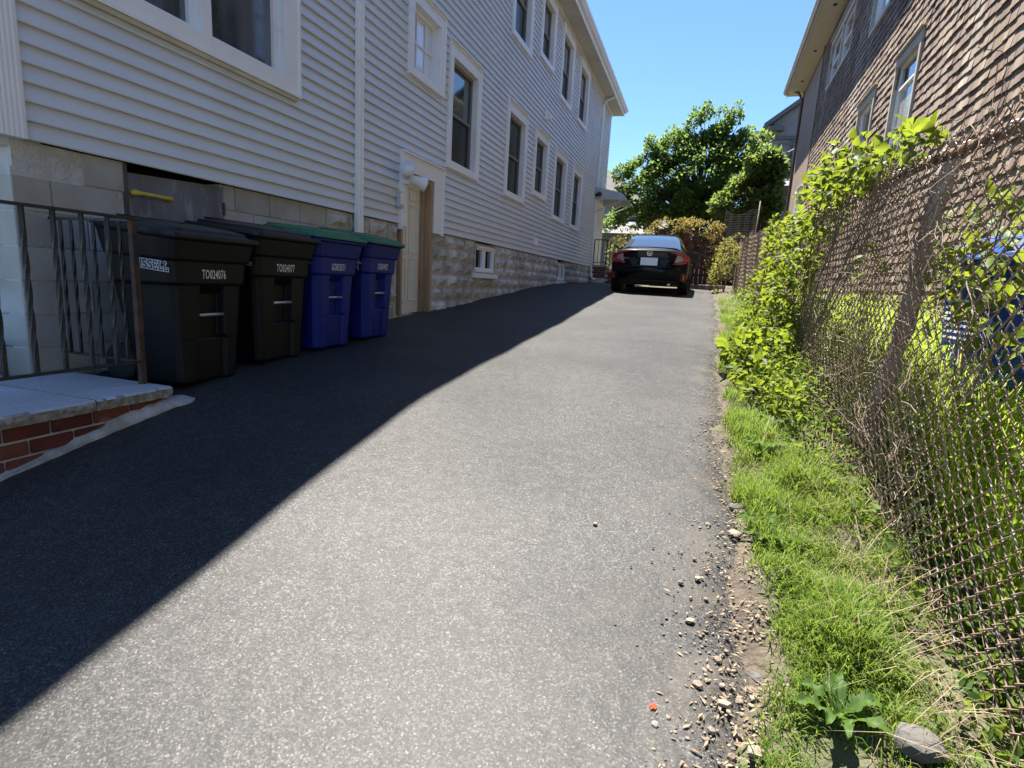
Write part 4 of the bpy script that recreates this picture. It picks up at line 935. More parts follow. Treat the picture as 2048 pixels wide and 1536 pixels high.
for a, b in seg:
    pts = [(fx_(y, ftop(y))+0.03, y, ftop(y)-0.05) for y in np.linspace(a, b, 8)]
    MB().tube(pts, 0.021, 10).build('top_rail', MT['rust_pipe'], fence, smooth=True)
for y in np.arange(1.7, 6.3, 0.16):
    zc = ftop(y)-0.05; MB().tube([(fx_(y, zc)+0.03+0.026*math.cos(a), y+0.006*math.sin(a*0.5), zc+0.026*math.sin(a)) for a in np.linspace(0, 2*math.pi, 9)], 0.0028, 4).build('wire_tie', MT['steel'], fence)
# gnarled post
pts = []; rr = []
for t in np.linspace(0, 1, 26):
    y = 3.32-0.36*t+0.01*math.sin(t*9); x = 0.925+0.05*t+0.007*math.sin(t*13+1); z = g1(FX, 3.4)-0.1+(0.69-g1(FX, 3.4)+0.1)*t
    pts.append((x, y, z)); rr.append((0.046-0.012*t)*(1+0.18*math.sin(t*37)+0.12*math.sin(t*61+2)))
po = tag(MB().tube(pts, rr, 14).build('fence_post', MT['grey_wood'], None, smooth=False), 'gnarled weathered wooden post leaning against the chain link fence', 'post')
# bent vine stems beside it
def wander(p, d, L, step, jit, g=rnd, grav=0.0):
    p = Vector(p); d = Vector(d).normalized(); out = [p.copy()]
    for _ in range(int(L/step)):
        d += Vector((g.gauss(0, jit*0.5), g.gauss(0, jit), g.gauss(0, jit)-grav)); d.normalize(); p = p+d*step; out.append(p.copy())
    return out
m = MB(); g9 = random.Random(21)
for q in range(2000):
    y = 2.3+abs(g9.gauss(0, 1))*1.6 if q < 1450 else g9.uniform(6, 16); zb = g1(FX, y)
    z = zb+0.02+(ftop(y)+0.02-zb)*(g9.random()**(1.5 if q % 3 else 0.7)); x = fx_(y, z)+g9.uniform(-0.035, 0.05)
    m.tube(wander((x, y, z), (0, g9.gauss(0, 1), g9.gauss(0.3, 1)), g9.uniform(0.08, 0.38), 0.03, 0.34, g9), g9.uniform(0.0007, 0.0016), 3, caps=False)
dv = tag(m.build('dry_vine', MT['dry_stem'], None, recalc=False), 'tangle of dry brown vine stems woven through the chain link fence', 'vine'); dv['kind'] = 'stuff'

# ------------------------------------------------------------------ plants along the fence
def stems(base, tips, r, m, parent, sides=5):
    mb = MB()
    for t in tips:
        b = Vector(base); t = Vector(t); mid = b.lerp(t, 0.5)+Vector((rnd.gauss(0, 0.05), rnd.gauss(0, 0.08), rnd.gauss(0, 0.04)))
        mb.tube([b, b.lerp(mid, 0.5), mid, mid.lerp(t, 0.5), t], [r, r*0.85, r*0.7, r*0.5, r*0.3], sides, caps=False)
    return mb.build('stem', MT[m], parent, recalc=False)
def foliage(parent, lobes, m, size, tmpl=(OV, OF), name='foliage', up=0.35, shell=0.35, droop=0.0, gate=0.0):
    P = []; C = []
    for (cx, cy, cz, rx, ry, rz, n) in lobes:
        d = norm(rng.normal(size=(n, 3))); r = rng.uniform(shell, 1, n)**0.6
        off = d*r[:, None]*np.array([rx, ry, rz]); P.append(off+np.array([cx, cy, cz])); C.append(d)
    P = np.concatenate(P); C = np.concatenate(C)
    if gate:
        k = gate; f = np.sin(P[:,0]*k+1.3*np.sin(P[:,2]*k*0.7))+np.sin(P[:,1]*k*0.8+P[:,2]*k*1.1)+np.sin(P[:,2]*k*1.3-P[:,0]*k*0.9)
        keep = f > -0.75; P = P[keep]; C = C[keep]
    n = len(P); dr = norm(C*0.8+rng.normal(size=(n, 3))*0.7+np.array([0, 0, -droop])); nr = norm(rng.normal(size=(n, 3))*0.6+np.array([-0.1, 0.1, 1.0])*up*2+C*0.3)
    sc = size*(0.4+1.1*rng.uniform(0, 1, n)**1.3)
    return leaves(name, P, dr, nr, sc, m, parent, tmpl)
vine = thing('climbing_vine', 'bright green broad leaved vine climbing over the top of the chain link fence', 'vine', (0.9, 5, -0.7))
foliage(vine, [(0.87, 3.55, 0.74, 0.10, 0.45, 0.14, 170), (0.86, 3.95, 0.80, 0.14, 0.5, 0.17, 294), (0.84, 4.4, 0.84, 0.16, 0.5, 0.20, 372), (0.82, 4.9, 0.62, 0.2, 0.5, 0.25, 403), (0.80, 5.2, 0.32, 0.2, 0.45, 0.30, 403), (0.74, 5.5, 0.02, 0.2, 0.42, 0.25, 387), (0.72, 5.45, -0.25, 0.16, 0.32, 0.22, 263),
     (0.78, 6.4, 0.50, 0.2, 0.7, 0.28, 465), (0.66, 6.5, 0.05, 0.2, 0.55, 0.25, 372), (0.85, 3.0, 0.70, 0.04, 0.16, 0.06, 34), (0.86, 5.6, 0.95, 0.1, 0.6, 0.14, 201), (0.86, 7.8, 0.85, 0.12, 0.6, 0.16, 217), (0.92, 2.9, -0.35, 0.05, 0.4, 0.2, 40), (0.88, 3.7, 0.1, 0.06, 0.4, 0.35, 62)], 'leaf_vine', 0.052, up=0.45, gate=11.0)
stems((0.88, 5.4, g1(0.9, 5.4)), [(0.86, 3.5, 0.85), (0.84, 4.2, 0.95), (0.8, 4.8, 0.7), (0.78, 5.3, 0.5), (0.75, 6.4, 0.6), (0.85, 3.0, 0.75), (0.72, 5.6, 0.1), (0.85, 7.6, 0.85), (0.84, 3.7, 0.95), (0.8, 4.5, 1.05), (0.8, 5.0, 0.9), (0.7, 5.2, 0.3), (0.68, 6.0, 0.4), (0.84, 6.6, 0.8), (0.86, 3.3, 0.7)], 0.008, 'bark', vine)
bush = thing('leafy_bush', 'low round leaved green bush spreading at the asphalt edge below the fence', 'bush', (0.5, 5.2, -0.7))
foliage(bush, [(0.42, 5.3, -0.50, 0.16, 0.32, 0.14, 150), (0.50, 4.9, -0.62, 0.18, 0.35, 0.15, 150), (0.55, 5.6, -0.40, 0.2, 0.4, 0.16, 140)], 'leaf_vine', 0.075, up=0.6)
foliage(bush, [(0.50, 4.3, -0.66, 0.14, 0.35, 0.13, 230), (0.62, 3.9, -0.66, 0.12, 0.35, 0.16, 200), (0.62, 6.5, -0.34, 0.15, 0.5, 0.18, 200), (0.60, 7.6, -0.28, 0.15, 0.6, 0.16, 180), (0.66, 4.8, -0.45, 0.12, 0.5, 0.22, 220)], 'leaf_vine', 0.05, up=0.5, gate=13.0)
stems((0.52, 5.2, g1(0.5, 5.2)), [(0.40, 5.3, -0.5), (0.5, 4.9, -0.6), (0.6, 5.6, -0.4), (0.45, 5.1, -0.5)], 0.008, 'dry_stem', bush)
fv = thing('yellow_shrub', 'yellow green shrub at the far end of the chain link fence beside the hedge', 'shrub', (0.75, 15.9, 0))
foliage(fv, [(0.62, 15.6, 0.85, 0.32, 0.7, 0.55, 900), (0.50, 15.9, 0.45, 0.3, 0.6, 0.4, 500), (0.80, 15.2, 1.10, 0.25, 0.6, 0.35, 400)], 'leaf_yellowgreen', 0.075, tmpl=(SQ, SQF), gate=6.0)
stems((0.65, 15.7, 0.0), [(0.5, 15.5, 1.0), (0.7, 15.9, 1.3), (0.8, 15.2, 1.2), (0.45, 16.0, 0.7)], 0.015, 'dry_stem', fv)
# low weeds: many small leaves along the foot of the fence
n = 10500; y = 1.3+rng.beta(1.15, 2.1, n)*12.5; x = np.clip(edge(y)+0.20+0.22*np.clip((3.4-y)/1.0, 0, 1)+rng.beta(2.2, 1.6, n)*(0.80-0.18-(edge(y)-0.25)), 0.4, 0.95)
hh = rng.uniform(0.02, 1, n)**1.6*np.interp(y, [1.3, 2.4, 3.2, 4, 6, 9, 14], [0.07, 0.09, 0.18, 0.34, 0.36, 0.3, 0.25])*np.clip((x-0.3)/0.3, 0.25, 1)
pos = np.stack([x, y, gz_(x, y)+hh], -1)
leaves('weeds', pos, rand_dirs(n, 0.35), rand_dirs(n, 1.6), rng.uniform(0.012, 0.046, n), 'leaf_weed', None)
for o in [bpy.data.objects['weeds']]: tag(o, 'low leafy weeds crowding the foot of the chain link fence', 'weeds')
# grass on the verge
n = 70000; y = 1.0+rng.beta(0.85, 2.7, n)*13.0; e = edge(y); x = e+0.02+rng.beta(1.3, 1.6, n)*(0.90-e-0.02)
cl = np.sin(x*11+y*4.1)+np.sin(y*6.3-x*7)+np.sin(y*2.1+x*3); keep = (cl > -1.45+rng.uniform(-0.8, 0.8, n)+1.5*np.clip((x-0.66)/0.16, 0, 1)) & (x > e+0.035+0.035*np.sin(y*4.0)+0.04*np.clip((2.7-y)/0.8, 0, 1)+rng.normal(0, 0.03, n))
x = x[keep]; y = y[keep]; n = len(x); cl = cl[keep]
h = rng.uniform(0.03, 0.10, n)*(0.8+0.4*np.clip(cl, -0.5, 2))*np.interp(x, [0.6, 0.8], [1.0, 0.55]); 
g_ = blades('grass', np.stack([x, y, gz_(x, y)-0.005], -1), h, h*rng.uniform(0.2, 1.1, n), rng.uniform(0.0012, 0.0026, n), 'grass_blade')
tag(g_, 'short bright green grass on the verge beside the asphalt', 'grass')
n = 22000; y = 0.9+rng.beta(1.0, 1.8, n)*9.0; x = rng.uniform(1.06, 2.25, n); h = rng.uniform(0.18, 0.5, n)*np.interp(y, [1, 2.2, 3.2, 6, 9], [0.7, 0.95, 1.4, 1.3, 1.0])
g_ = blades('tall_grass', np.stack([x, y, gz_(x, y)-0.01], -1), h, np.minimum(h*rng.uniform(0.3, 0.9, n), (x-0.93)*0.8), rng.uniform(0.0018, 0.0036, n), 'grass_tall')
tag(g_, 'tall sunlit grass in the side yard behind the chain link fence', 'grass')
n = 8500; y = 1.2+rng.beta(1.0, 1.5, n)*7.0; x = rng.uniform(0.95, 2.2, n); hh = rng.uniform(0.05, 0.5, n)*np.interp(y, [1, 2.6, 5], [0.7, 1.0, 1.2])
yl = leaves('yard_weeds', np.stack([x, y, gz_(x, y)+hh], -1), rand_dirs(n, 0.2), rand_dirs(n, 1.5), rng.uniform(0.02, 0.06, n), 'leaf_yard', None)
tag(yl, 'broad leaved weeds standing among the tall grass behind the fence', 'weeds')
yv = thing('yard_shrub', 'leafy green shrub in front of the blue bin behind the fence', 'shrub', (1.3, 3.2, -0.9))
foliage(yv, [(1.25, 3.15, 0.25, 0.2, 0.35, 0.28, 150), (1.3, 2.8, 0.0, 0.2, 0.35, 0.25, 130), (1.35, 3.6, 0.10, 0.2, 0.3, 0.25, 90)], 'leaf_vine', 0.075, up=0.5)
stems((1.3, 3.2, -0.95), [(1.25, 3.1, 0.45), (1.3, 2.8, 0.2), (1.35, 3.6, 0.3), (1.2, 3.3, 0.3)], 0.01, 'dry_stem', yv)
# dead stalks and straw
n = 1300; y = 1.2+rng.beta(1.0, 1.9, n)*9; x = np.clip(rng.normal(0.76, 0.13, n), edge(y)+0.05, 1.1); h = rng.uniform(0.05, 0.28, n)
dg_ = blades('dry_grass', np.stack([x, y, gz_(x, y)], -1), h*rng.uniform(0.3, 1, n), h*rng.uniform(0.4, 1.6, n), rng.uniform(0.0008, 0.0018, n), 'dead_leaf')
tag(dg_, 'pale dead grass stalks at the foot of the chain link fence', 'dry grass')
n = 2600; y = 1.1+rng.beta(0.8, 2.0, n)*11; x = edge(y)+rng.normal(0.03, 0.10, n); a = rng.uniform(0, 2*np.pi, n)
zz = np.where(x < edge(y), G(x, y), gz_(x, y))+0.006
ch = leaves('leaf_litter', np.stack([x, y, zz], -1), np.stack([np.cos(a), np.sin(a), rng.normal(0, 0.08, n)], -1), rand_dirs(n, 4), rng.uniform(0.008, 0.032, n), 'dead_leaf', None, tmpl=(SQ*np.array([0.45, 1, 1]), SQF))
tag(ch, 'wood chips and dead leaf litter along the asphalt edge', 'litter')
# big dock leaves near the camera
dk = thing('dock_plant', 'broad leaved dock weed with long wavy leaves at the bottom right corner', 'plant', (0.50, 1.52, -1.24))
def dock(base, az, L, lift, w):
    m = MB(); rings = []; n = 10
    for i in range(n+1):
        t = i/n; r = L*t; zc = base[2]+lift*math.sin(t*2.2)*L; ww = w*math.sin(math.pi*min(1, t*0.93+0.07))**0.7*(1+0.12*math.sin(t*23))
        c = Vector((base[0]+math.cos(az)*r, base[1]+math.sin(az)*r, zc)); s = Vector((-math.sin(az), math.cos(az), 0))
        rings.append([c-s*ww+Vector((0,0,0.012*math.sin(t*17))), c-s*ww*0.5-Vector((0,0,0.004)), c-Vector((0,0,0.012)), c+s*ww*0.5-Vector((0,0,0.004)), c+s*ww+Vector((0,0,0.012*math.sin(t*19+1)))])
    return m.loft(rings, closed=False)
b0 = (0.50, 1.58, float(gz_(np.array(0.50), np.array(1.58)))+0.01)
for az, L, lift, w in ((3.3, 0.12, 0.35, 0.022), (2.6, 0.11, 0.5, 0.02), (0.5, 0.14, 0.4, 0.024), (1.5, 0.12, 0.6, 0.02), (-0.6, 0.13, 0.4, 0.022), (-1.6, 0.11, 0.35, 0.02), (4.2, 0.11, 0.5, 0.018), (0.0, 0.10, 0.8, 0.017), (2.0, 0.09, 0.7, 0.016)):
    dock(b0, az, L, lift, w).build('leaf', MT['dock_leaf'], dk, smooth=True, recalc=False)
for (bx, by, nm) in ((0.40, 2.42, 'a'), (0.46, 3.35, 'b')):
    d2 = thing('dandelion', 'rosette of toothed dandelion leaves on the verge '+('nearer the camera' if nm == 'a' else 'farther up the drive'), 'plant', (bx, by, float(gz_(np.array(bx), np.array(by)))))
    for q in range(9):
        dock((bx, by, float(gz_(np.array(bx), np.array(by)))+0.01), q*0.7+rnd.uniform(-0.2, 0.2), rnd.uniform(0.09, 0.15), rnd.uniform(0.3, 0.6), rnd.uniform(0.012, 0.02)).build('leaf', MT['dock_leaf'], d2, smooth=True, recalc=False)

# ------------------------------------------------------------------ gravel and stones
ICO = bmesh.new(); bmesh.ops.create_icosphere(ICO, subdivisions=1, radius=1); IV = np.array([v.co[:] for v in ICO.verts]); IF = np.array([[v.index for v in f.verts] for f in ICO.faces]); ICO.free()
def pebbles(name, n, m, smin, smax, spread, off, ymax, seed, label):
    g = np.random.default_rng(seed); y = 1.05+g.beta(0.85, 1.9, n)*ymax; x = edge(y)+off-np.abs(g.normal(0, 1, n))*spread*np.interp(y, [1, 3, 6], [1.0, 0.75, 0.5])+g.normal(0, 0.03, n)
    s = smin+(smax-smin)*g.uniform(0, 1, n)**3
    z = np.where(x < edge(y)-0.02, G(x, y), gz_(x, y))+s*0.25
    sh = g.uniform(0.6, 1.15, (n, 1, 3))*np.array([1, 1, 0.6]); jit = g.normal(0, 0.14, (n, len(IV), 3)); a = g.uniform(0, 2*np.pi, n); c, si = np.cos(a), np.sin(a)
    L = (IV[None]+jit)*sh*s[:, None, None]; X = L[..., 0]*c[:, None]-L[..., 1]*si[:, None]; Y = L[..., 0]*si[:, None]+L[..., 1]*c[:, None]
    V = np.stack([X+x[:, None], Y+y[:, None], L[..., 2]+z[:, None]], -1); F = IF[None]+(np.arange(n)*len(IV))[:, None, None]
    o = finish(name, np_mesh(name, V.reshape(-1, 3), F.reshape(-1, 3)), MT[m], None, kind='stuff'); tag(o, label, 'gravel'); return o
pebbles('gravel', 3200, 'stone_tan', 0.0022, 0.0098, 0.19, 0.12, 9, 3, 'scattered tan gravel along the crumbling asphalt edge')
pebbles('asphalt_crumbs', 2000, 'stone_dark', 0.002, 0.0065, 0.2, 0.08, 7, 4, 'dark crumbs of broken asphalt along the driveway edge')
def stone(name, x, y, s, m, label, group=None, flat=0.6, seed=0, cat='stone', sub=2):
    bm = bmesh.new(); bmesh.ops.create_icosphere(bm, subdivisions=sub, radius=1); r = random.Random(seed)
    sx, sy = r.uniform(0.75, 1.2), r.uniform(0.75, 1.2); a = r.uniform(0, 6.28)
    base = float(G(x, y)) if x < edge(y)-0.02 else float(gz_(np.array(x), np.array(y)))
    mb = MB(); vs = []
    for v in bm.verts:
        k = 1+0.32*noise.noise(v.co*1.4+Vector((seed*3.1, seed, 0)))+0.12*noise.noise(v.co*3.5+Vector((seed, 9, 0)))
        q = Vector((v.co.x*sx, v.co.y*sy, v.co.z*flat))*k*s; q = Vector((q.x*math.cos(a)-q.y*math.sin(a), q.x*math.sin(a)+q.y*math.cos(a), max(q.z, -s*flat*0.45)))
        vs.append((x+q.x, y+q.y, base+s*flat*0.40+q.z))
    mb.add(vs, [[v.index for v in f.verts] for f in bm.faces]); bm.free()
    o = mb.build(name, MT[m]); tag(o, label, cat, group); return o
stone('rock', 0.315, 1.735, 0.032, 'stone_grey', 'flat brown grey stone on the asphalt edge low in the picture', seed=3, flat=0.3)
stone('rock', 0.29, 2.72, 0.036, 'stone_grey', 'pale grey angular stone lying at the grass edge', seed=5)
stone('rock', 0.27, 2.47, 0.026, 'stone_tan', 'round tan stone just below the pale grey angular stone', seed=6)
stone('rock', 0.56, 2.16, 0.055, 'stone_tan', 'broken lump of whitish concrete lying in the grass', seed=8, flat=0.5)
stone('rock', 0.66, 1.5, 0.06, 'stone_grey', 'large half buried grey rock at the bottom right under the fence', seed=9, flat=0.6)
for i, (x, y, s) in enumerate(((-0.315, 2.30, 0.012), (0.24, 1.50, 0.022), (0.205, 1.56, 0.018), (0.25, 1.62, 0.017), (0.13, 1.60, 0.016), (0.10, 1.86, 0.016), (0.12, 2.1, 0.015), (0.19, 1.72, 0.015), (0.06, 2.05, 0.013), (0.16, 2.5, 0.016), (0.28, 1.42, 0.024), (0.22, 1.40, 0.017), (0.17, 1.46, 0.015), (0.30, 1.52, 0.02))):
    stone('pebble', x, y, s, 'stone_tan' if i else 'stone_tan', 'single small tan pebble lying alone in the middle of the driveway' if i == 0 else 'small tan stone among the gravel at the asphalt edge', None if i == 0 else 'small tan stones at the asphalt edge', seed=20+i, flat=0.7, sub=1)
stone('orange_crumb', 0.01, 1.475, 0.012, 'orange_litter', 'bright orange crumb of litter on the asphalt', seed=50, cat='litter', flat=0.8)
stone('fluff', 0.02, 1.425, 0.012, 'fluff', 'small white tuft of fluff on the asphalt beside the orange crumb', seed=51, cat='litter', flat=0.6)

# ------------------------------------------------------------------ blue bin behind the fence
bb = thing('blue_bin', 'bright blue recycling bin with printed panel standing behind the chain link fence', 'recycling bin', (1.68, 3.75, -0.72)); ORG[bb.name] = Vector((0, 0, 0))
bb.rotation_euler = (0, 0, 0.05); bb.scale = (0.9, 0.85, 1.0)
rings = []
for z, hx, hy in ((0, 0.22, 0.30), (0.03, 0.235, 0.315), (0.62, 0.27, 0.37), (0.9, 0.29, 0.40), (0.91, 0.32, 0.43), (0.96, 0.32, 0.43)):
    c = 0.05; rings.append([(-hx, -hy+c, z), (-hx+c, -hy, z), (hx-c, -hy, z), (hx, -hy+c, z), (hx, hy-c, z), (hx-c, hy, z), (-hx+c, hy, z), (-hx, hy-c, z)])
MB().loft(rings).build('body', MT['bin_blue'], bb, bevel=0.01)
rings = []
for z, i in ((0.962, -0.01), (0.99, 0.0), (1.06, 0.05), (1.10, 0.14)):
    hx, hy = 0.33-i, 0.44-i; c = 0.06; rings.append([(-hx, -hy+c, z), (-hx+c, -hy, z), (hx-c, -hy, z), (hx, -hy+c, z), (hx, hy-c, z), (hx-c, hy, z), (-hx+c, hy, z), (-hx, hy-c, z)])
MB().loft(rings).build('lid', MT['bin_blue'], bb, bevel=0.008)
m = MB(); g7 = random.Random(4)
for r_ in range(7):
    z = 0.74-r_*0.035; yy = 0.28
    while yy > -0.24+0.05*(r_ % 3):
        wv = g7.uniform(0.02, 0.06); xx = -(0.273+(z-0.62)/0.28*0.02)-0.004; m.add([(xx, yy, z), (xx, yy-wv, z), (xx, yy-wv, z+0.014), (xx, yy, z+0.014)], [(0,1,2,3)]); yy -= wv+0.012
m.build('printed_lines', MT['print_white'], bb, recalc=False)
# ------------------------------------------------------------------ hedge, plank fence and bed behind the car
pf = thing('plank_fence', 'dark red brown plank fence behind the car, half covered by vines', 'fence', (-0.5, 18.7, 0.1))
x = -1.5; q = 0
while x < 0.55:
    MB().box(x, x+0.132, 18.68+0.008*(q % 2), 18.70+0.008*(q % 2), 0.08, 1.86+rnd.uniform(-0.02, 0.02)).build('plank', MT['fence_brown'], pf); x += 0.134; q += 1
for z in (0.45, 1.5): MB().box(-1.52, 0.56, 18.71, 18.75, z, z+0.09).build('fence_rail', MT['fence_brown'], pf)
hv = thing('hedge_vine', 'yellow leaved vine heaped over the plank fence behind the car', 'vine', (-0.5, 18.5, 0.2))
foliage(hv, [(-1.1, 18.5, 1.92, 0.55, 0.3, 0.24, 900), (-0.5, 18.5, 1.98, 0.6, 0.32, 0.22, 900), (0.15, 18.5, 1.85, 0.5, 0.3, 0.26, 700), (-1.6, 18.5, 1.62, 0.3, 0.3, 0.22, 450), (0.42, 18.4, 1.4, 0.22, 0.3, 0.45, 350), (0.35, 18.2, 0.8, 0.22, 0.3, 0.3, 150)], 'leaf_yellow', 0.075, tmpl=(SQ, SQF), gate=7.0)
m = MB(); g9 = random.Random(8)
for q in range(330):
    x = g9.uniform(-1.45, 0.5); z = g9.uniform(0.9, 1.9); y = 18.62-g9.uniform(0.0, 0.28)
    m.tube(wander((x, y, z), (g9.gauss(0, 0.7), 0, -1), g9.uniform(0.2, 0.7), 0.07, 0.35, g9), g9.uniform(0.003, 0.007), 3, caps=False)
m.build('stem', MT['dry_stem'], hv, recalc=False, kind='stuff')
be = tag(MB().box(-0.35, 0.75, 17.62, 17.76, 0.0, 0.19).build('bed_edging', MT['bark'], None, bevel=0.02), 'weathered timber edging at the end of the driveway behind the car', 'edging')
ys_ = thing('back_shrub', 'loose yellowish shrub behind the iron gate left of the car', 'shrub', (-2.4, 22.5, 0.2))
foliage(ys_, [(-3.2, 22.8, 1.2, 0.5, 0.5, 0.8, 500), (-2.5, 22.8, 1.0, 0.6, 0.6, 0.7, 600), (-1.9, 22.5, 1.25, 0.5, 0.5, 0.65, 450), (-2.9, 22.9, 2.0, 0.4, 0.4, 0.4, 200)], 'leaf_yellowgreen', 0.10, tmpl=(SQ, SQF), gate=5.0)
stems((-2.4, 22.7, 0.2), [(-3.1, 22.8, 1.9), (-2.4, 22.8, 1.6), (-1.9, 22.5, 1.8), (-2.8, 22.9, 2.3)], 0.02, 'dark_bark', ys_)

# ------------------------------------------------------------------ trees
def tree(label, base, lobes, leafm, size, spread, trunk_r, seed, gate=3.2, group=None):
    r = random.Random(seed); t = thing('leafy_tree', label, 'tree', base, group)
    m = MB(); b = Vector(base); top = Vector((base[0]+0.1, base[1], base[2]+spread))
    m.tube([b-Vector((0, 0, 0.2)), b.lerp(top, 0.35)+Vector((0.06, 0, 0)), b.lerp(top, 0.7)-Vector((0.05, 0, 0)), top], [trunk_r*1.25, trunk_r, trunk_r*0.75, trunk_r*0.4], 10)
    m.build('trunk', MT['dark_bark'], t, smooth=True)
    m = MB()
    for (cx, cy, cz, rx, ry, rz, n) in lobes:
        for q in range(3 if n < 900 else 9):
            e = Vector((cx+r.uniform(-0.8, 0.8)*rx, cy+r.uniform(-0.8, 0.8)*ry, cz+r.uniform(-0.3, 0.85)*rz)); s = b.lerp(top, r.uniform(0.25, 0.8)); md = s.lerp(e, 0.5)+Vector((0, 0, 0.2*rz*r.random()))
            m.tube([s, s.lerp(md, 0.5), md, md.lerp(e, 0.5), e], [trunk_r*0.30, trunk_r*0.25, trunk_r*0.18, trunk_r*0.11, trunk_r*0.05], 5, caps=False)
    m.build('limbs', MT['dark_bark'], t, recalc=False)
    foliage(t, [(a, b_, c, d, e, f, int(n*2.1)) for (a, b_, c, d, e, f, n) in lobes], leafm, size, tmpl=(SQ, SQF), name='crown', shell=0.25, gate=gate, up=0.3)
    return t
tree('large bright green tree rising behind the car and hedge', (-0.5, 26.3, 0.3),
    [(-0.5, 26.3, 4.6, 2.3, 1.8, 1.9, 9000), (-2.4, 26, 4.2, 1.5, 1.4, 1.5, 4200), (1.0, 26.2, 4.6, 1.4, 1.4, 1.7, 4200), (-2.6, 25.8, 5.5, 0.42, 0.5, 1.0, 700), (-3.7, 25.9, 4.9, 0.5, 0.5, 0.42, 380), (-3.5, 25.9, 4.1, 0.6, 0.5, 0.4, 380), (-1.7, 25.9, 6.1, 0.5, 0.6, 0.8, 700), (-0.9, 26, 6.7, 0.42, 0.5, 0.9, 600), (-0.45, 26, 7.0, 0.3, 0.4, 0.85, 480), (0.2, 26, 6.7, 0.45, 0.5, 0.9, 700), (0.75, 26, 6.8, 0.3, 0.4, 0.95, 480), (0.5, 26, 6.2, 0.7, 0.7, 0.7, 700), (-0.1, 26, 6.3, 0.6, 0.6, 0.7, 900), (-1.9, 25.9, 5.6, 0.6, 0.7, 0.7, 1000), (-2.9, 25.9, 5.0, 0.8, 0.7, 0.6, 1000), (1.2, 26, 6.1, 0.5, 0.6, 0.7, 800), (1.7, 25.8, 5.2, 0.7, 0.7, 0.9, 1200), (1.5, 25.8, 4.0, 1.0, 0.9, 0.9, 1500), (-0.6, 25.5, 3.6, 1.6, 1.0, 0.8, 2200), (0.9, 25.5, 3.2, 1.2, 1.0, 0.7, 1500), (-1.2, 26, 5.9, 0.7, 0.7, 0.7, 900), (-3.2, 25.6, 3.2, 0.9, 0.9, 0.7, 1200), (-1.5, 25.6, 2.9, 1.3, 1.0, 0.7, 1800), (-3.9, 25.2, 2.7, 0.45, 0.5, 0.4, 300)],
    'leaf_tree', 0.125, 5.2, 0.15, 4, gate=4.6)
tree('darker green tree between the large tree and the brown house', (1.9, 23.9, 0.3),
    [(1.7, 23.8, 5.0, 0.55, 0.6, 1.0, 1300), (2.05, 23.7, 4.5, 0.6, 0.6, 0.9, 1300), (1.5, 23.8, 3.8, 0.9, 0.8, 0.8, 1700), (2.1, 23.6, 3.3, 0.6, 0.7, 0.7, 1100), (0.9, 23.9, 3.3, 0.8, 0.8, 0.6, 1300)],
    'leaf_tree_dark', 0.17, 4.3, 0.12, 9)

# ------------------------------------------------------------------ far buildings
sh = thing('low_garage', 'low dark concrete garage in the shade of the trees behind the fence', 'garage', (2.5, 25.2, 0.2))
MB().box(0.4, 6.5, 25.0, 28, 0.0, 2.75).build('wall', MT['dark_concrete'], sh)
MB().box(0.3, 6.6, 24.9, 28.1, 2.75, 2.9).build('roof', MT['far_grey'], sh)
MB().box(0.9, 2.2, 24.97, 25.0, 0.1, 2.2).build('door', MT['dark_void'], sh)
nw = thing('net_enclosure', 'dark sagging net strung from a pole behind the fence', 'net', (1.1, 21.8, 0.2))
for x, zt in ((1.68, 3.2),): MB().tube([(x, 21.8, 0.1), (x+0.06, 21.8, zt)], 0.022, 8).build('pole', MT['brown_trim'], nw, smooth=True)
m = MB(); n = 26
for i in range(n+1):
    t = i/n; x = 0.63+1.08*t; zt = 2.9+0.25*t-0.30*math.sin(math.pi*t)
    m.tube([(x, 21.8+0.04*math.sin(t*20), 0.4), (x, 21.8+0.05*math.sin(t*26), zt)], 0.005, 3, caps=False)
for j in range(42):
    z = 0.45+j*0.06
    m.tube([(0.63+1.08*t, 21.8+0.045*math.sin(t*23), min(z, 2.9+0.25*t-0.30*math.sin(math.pi*t))) for t in np.linspace(0, 1, 9)], 0.005, 3, caps=False)
m.build('netting', MT['net'], nw, recalc=False, kind='stuff')

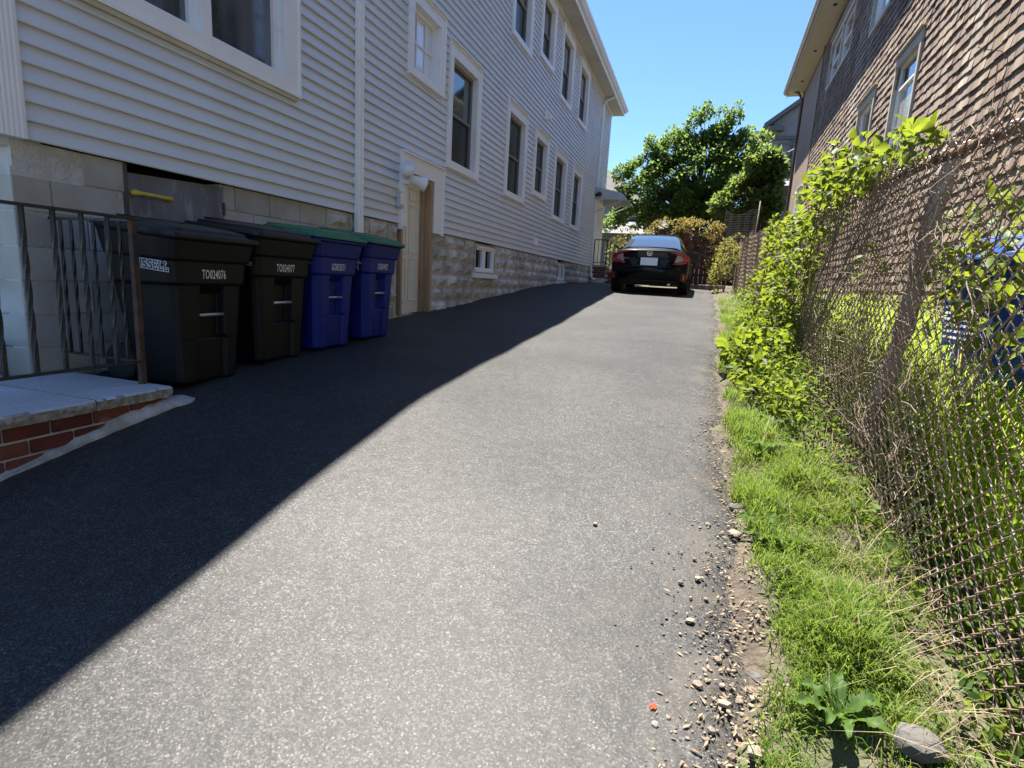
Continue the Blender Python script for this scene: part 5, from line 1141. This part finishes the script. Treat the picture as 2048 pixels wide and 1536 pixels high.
def gable():
    b = thing('white_gable_house', 'tall white house with a grey trimmed gable and balcony behind the trees', 'house', (7.5, 40, 0.9))
    X0, X1, XR, Y0 = 3.2, 12.2, 7.7, 38.0; ze, zr = 10.0, 13.4
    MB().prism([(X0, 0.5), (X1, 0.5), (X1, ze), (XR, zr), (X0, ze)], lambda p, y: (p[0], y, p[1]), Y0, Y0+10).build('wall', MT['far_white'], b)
    for s, xe in ((-1, X0), (1, X1)):
        dx = -0.5*s*-1
        xo = xe+0.55*s; zo = ze-0.55*(zr-ze)/(XR-X0)
        MB().prism([(XR, zr+0.02), (xo, zo+0.02), (xo, zo+0.30), (XR, zr+0.30)], lambda p, y: (p[0], y, p[1]), Y0-0.5, Y0+10.4).build('roof_slope', MT['far_grey'], b)
    MB().box(X0-0.6, X0+0.55, Y0-0.45, Y0-0.02, ze-0.5, ze-0.25).build('cornice_return', MT['far_grey'], b)
    MB().box(X0-0.05, X1+0.05, Y0-0.12, Y0-0.005, ze-0.95, ze-0.75).build('string_course', MT['far_grey'], b)
    MB().box(X0+0.2, X0+5, Y0-1.6, Y0-0.003, 7.35, 7.55).build('balcony_floor', MT['far_grey'], b)
    MB().box(X0+0.2, X0+5, Y0-1.62, Y0-1.54, 8.4, 8.52).build('balcony_rail', MT['far_grey'], b)
    for i in range(24): MB().box(X0+0.25+i*0.2, X0+0.31+i*0.2, Y0-1.6, Y0-1.56, 7.55, 8.4).build('baluster', MT['far_grey'], b)
    MB().prism([(Y0-3.4, 5.9), (Y0-0.01, 7.3), (Y0-0.01, 5.9)], lambda p, x: (x, p[0], p[1]), X0-0.3, X1).build('porch_roof', MT['far_grey'], b)
    for x in (4.2, 6.4, 8.6):
        w = MB().box(x, x+1.0, Y0-0.06, Y0-0.004, 8.0, 9.0).build('window', MT['far_grey'], b); MB().box(x+0.1, x+0.9, Y0-0.07, Y0-0.062, 8.05, 8.9).build('pane', MT['far_window'], w)
gable()
fh = thing('distant_house', 'distant pale house with a tan hipped roof seen past the awning', 'house', (-9, 47, 1.0))
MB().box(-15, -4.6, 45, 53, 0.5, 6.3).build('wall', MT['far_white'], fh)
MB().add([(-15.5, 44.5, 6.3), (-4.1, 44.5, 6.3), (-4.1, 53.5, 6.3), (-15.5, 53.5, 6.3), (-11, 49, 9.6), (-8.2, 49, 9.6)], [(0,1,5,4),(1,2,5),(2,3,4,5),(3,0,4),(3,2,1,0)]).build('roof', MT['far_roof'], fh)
for x in (-7.6, -5.8):
    w = MB().box(x, x+0.9, 44.94, 44.996, 3.6, 5.2).build('window', MT['far_grey'], fh); MB().box(x+0.1, x+0.8, 44.92, 44.938, 3.7, 5.1).build('pane', MT['far_window'], w)
ws = thing('white_shed', 'low white outbuilding glimpsed under the tree behind the gate', 'shed', (-3.6, 31, 0.6))
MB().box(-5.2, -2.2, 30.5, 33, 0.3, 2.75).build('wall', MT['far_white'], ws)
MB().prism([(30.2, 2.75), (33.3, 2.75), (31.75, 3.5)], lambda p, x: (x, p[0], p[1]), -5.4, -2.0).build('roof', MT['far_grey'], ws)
MB().box(-4.2, -3.2, 30.44, 30.497, 0.5, 2.2).build('door', MT['far_grey'], ws)
# tree line that closes the view beyond the far yards
tl = thing('far_tree', 'low far off tree just visible behind the white outbuilding', 'tree', (-1.0, 44, 0.9))
MB().tube([(-1, 44, 0.6), (-1, 44, 3)], [0.2, 0.1], 8).build('trunk', MT['dark_bark'], tl)
foliage(tl, [(-2.0, 44, 3.2, 2.5, 1.5, 1.6, 1600), (1.0, 44, 3.0, 2.5, 1.5, 1.6, 1600)], 'leaf_tree_dark', 0.32, tmpl=(SQ, SQF), name='crown')
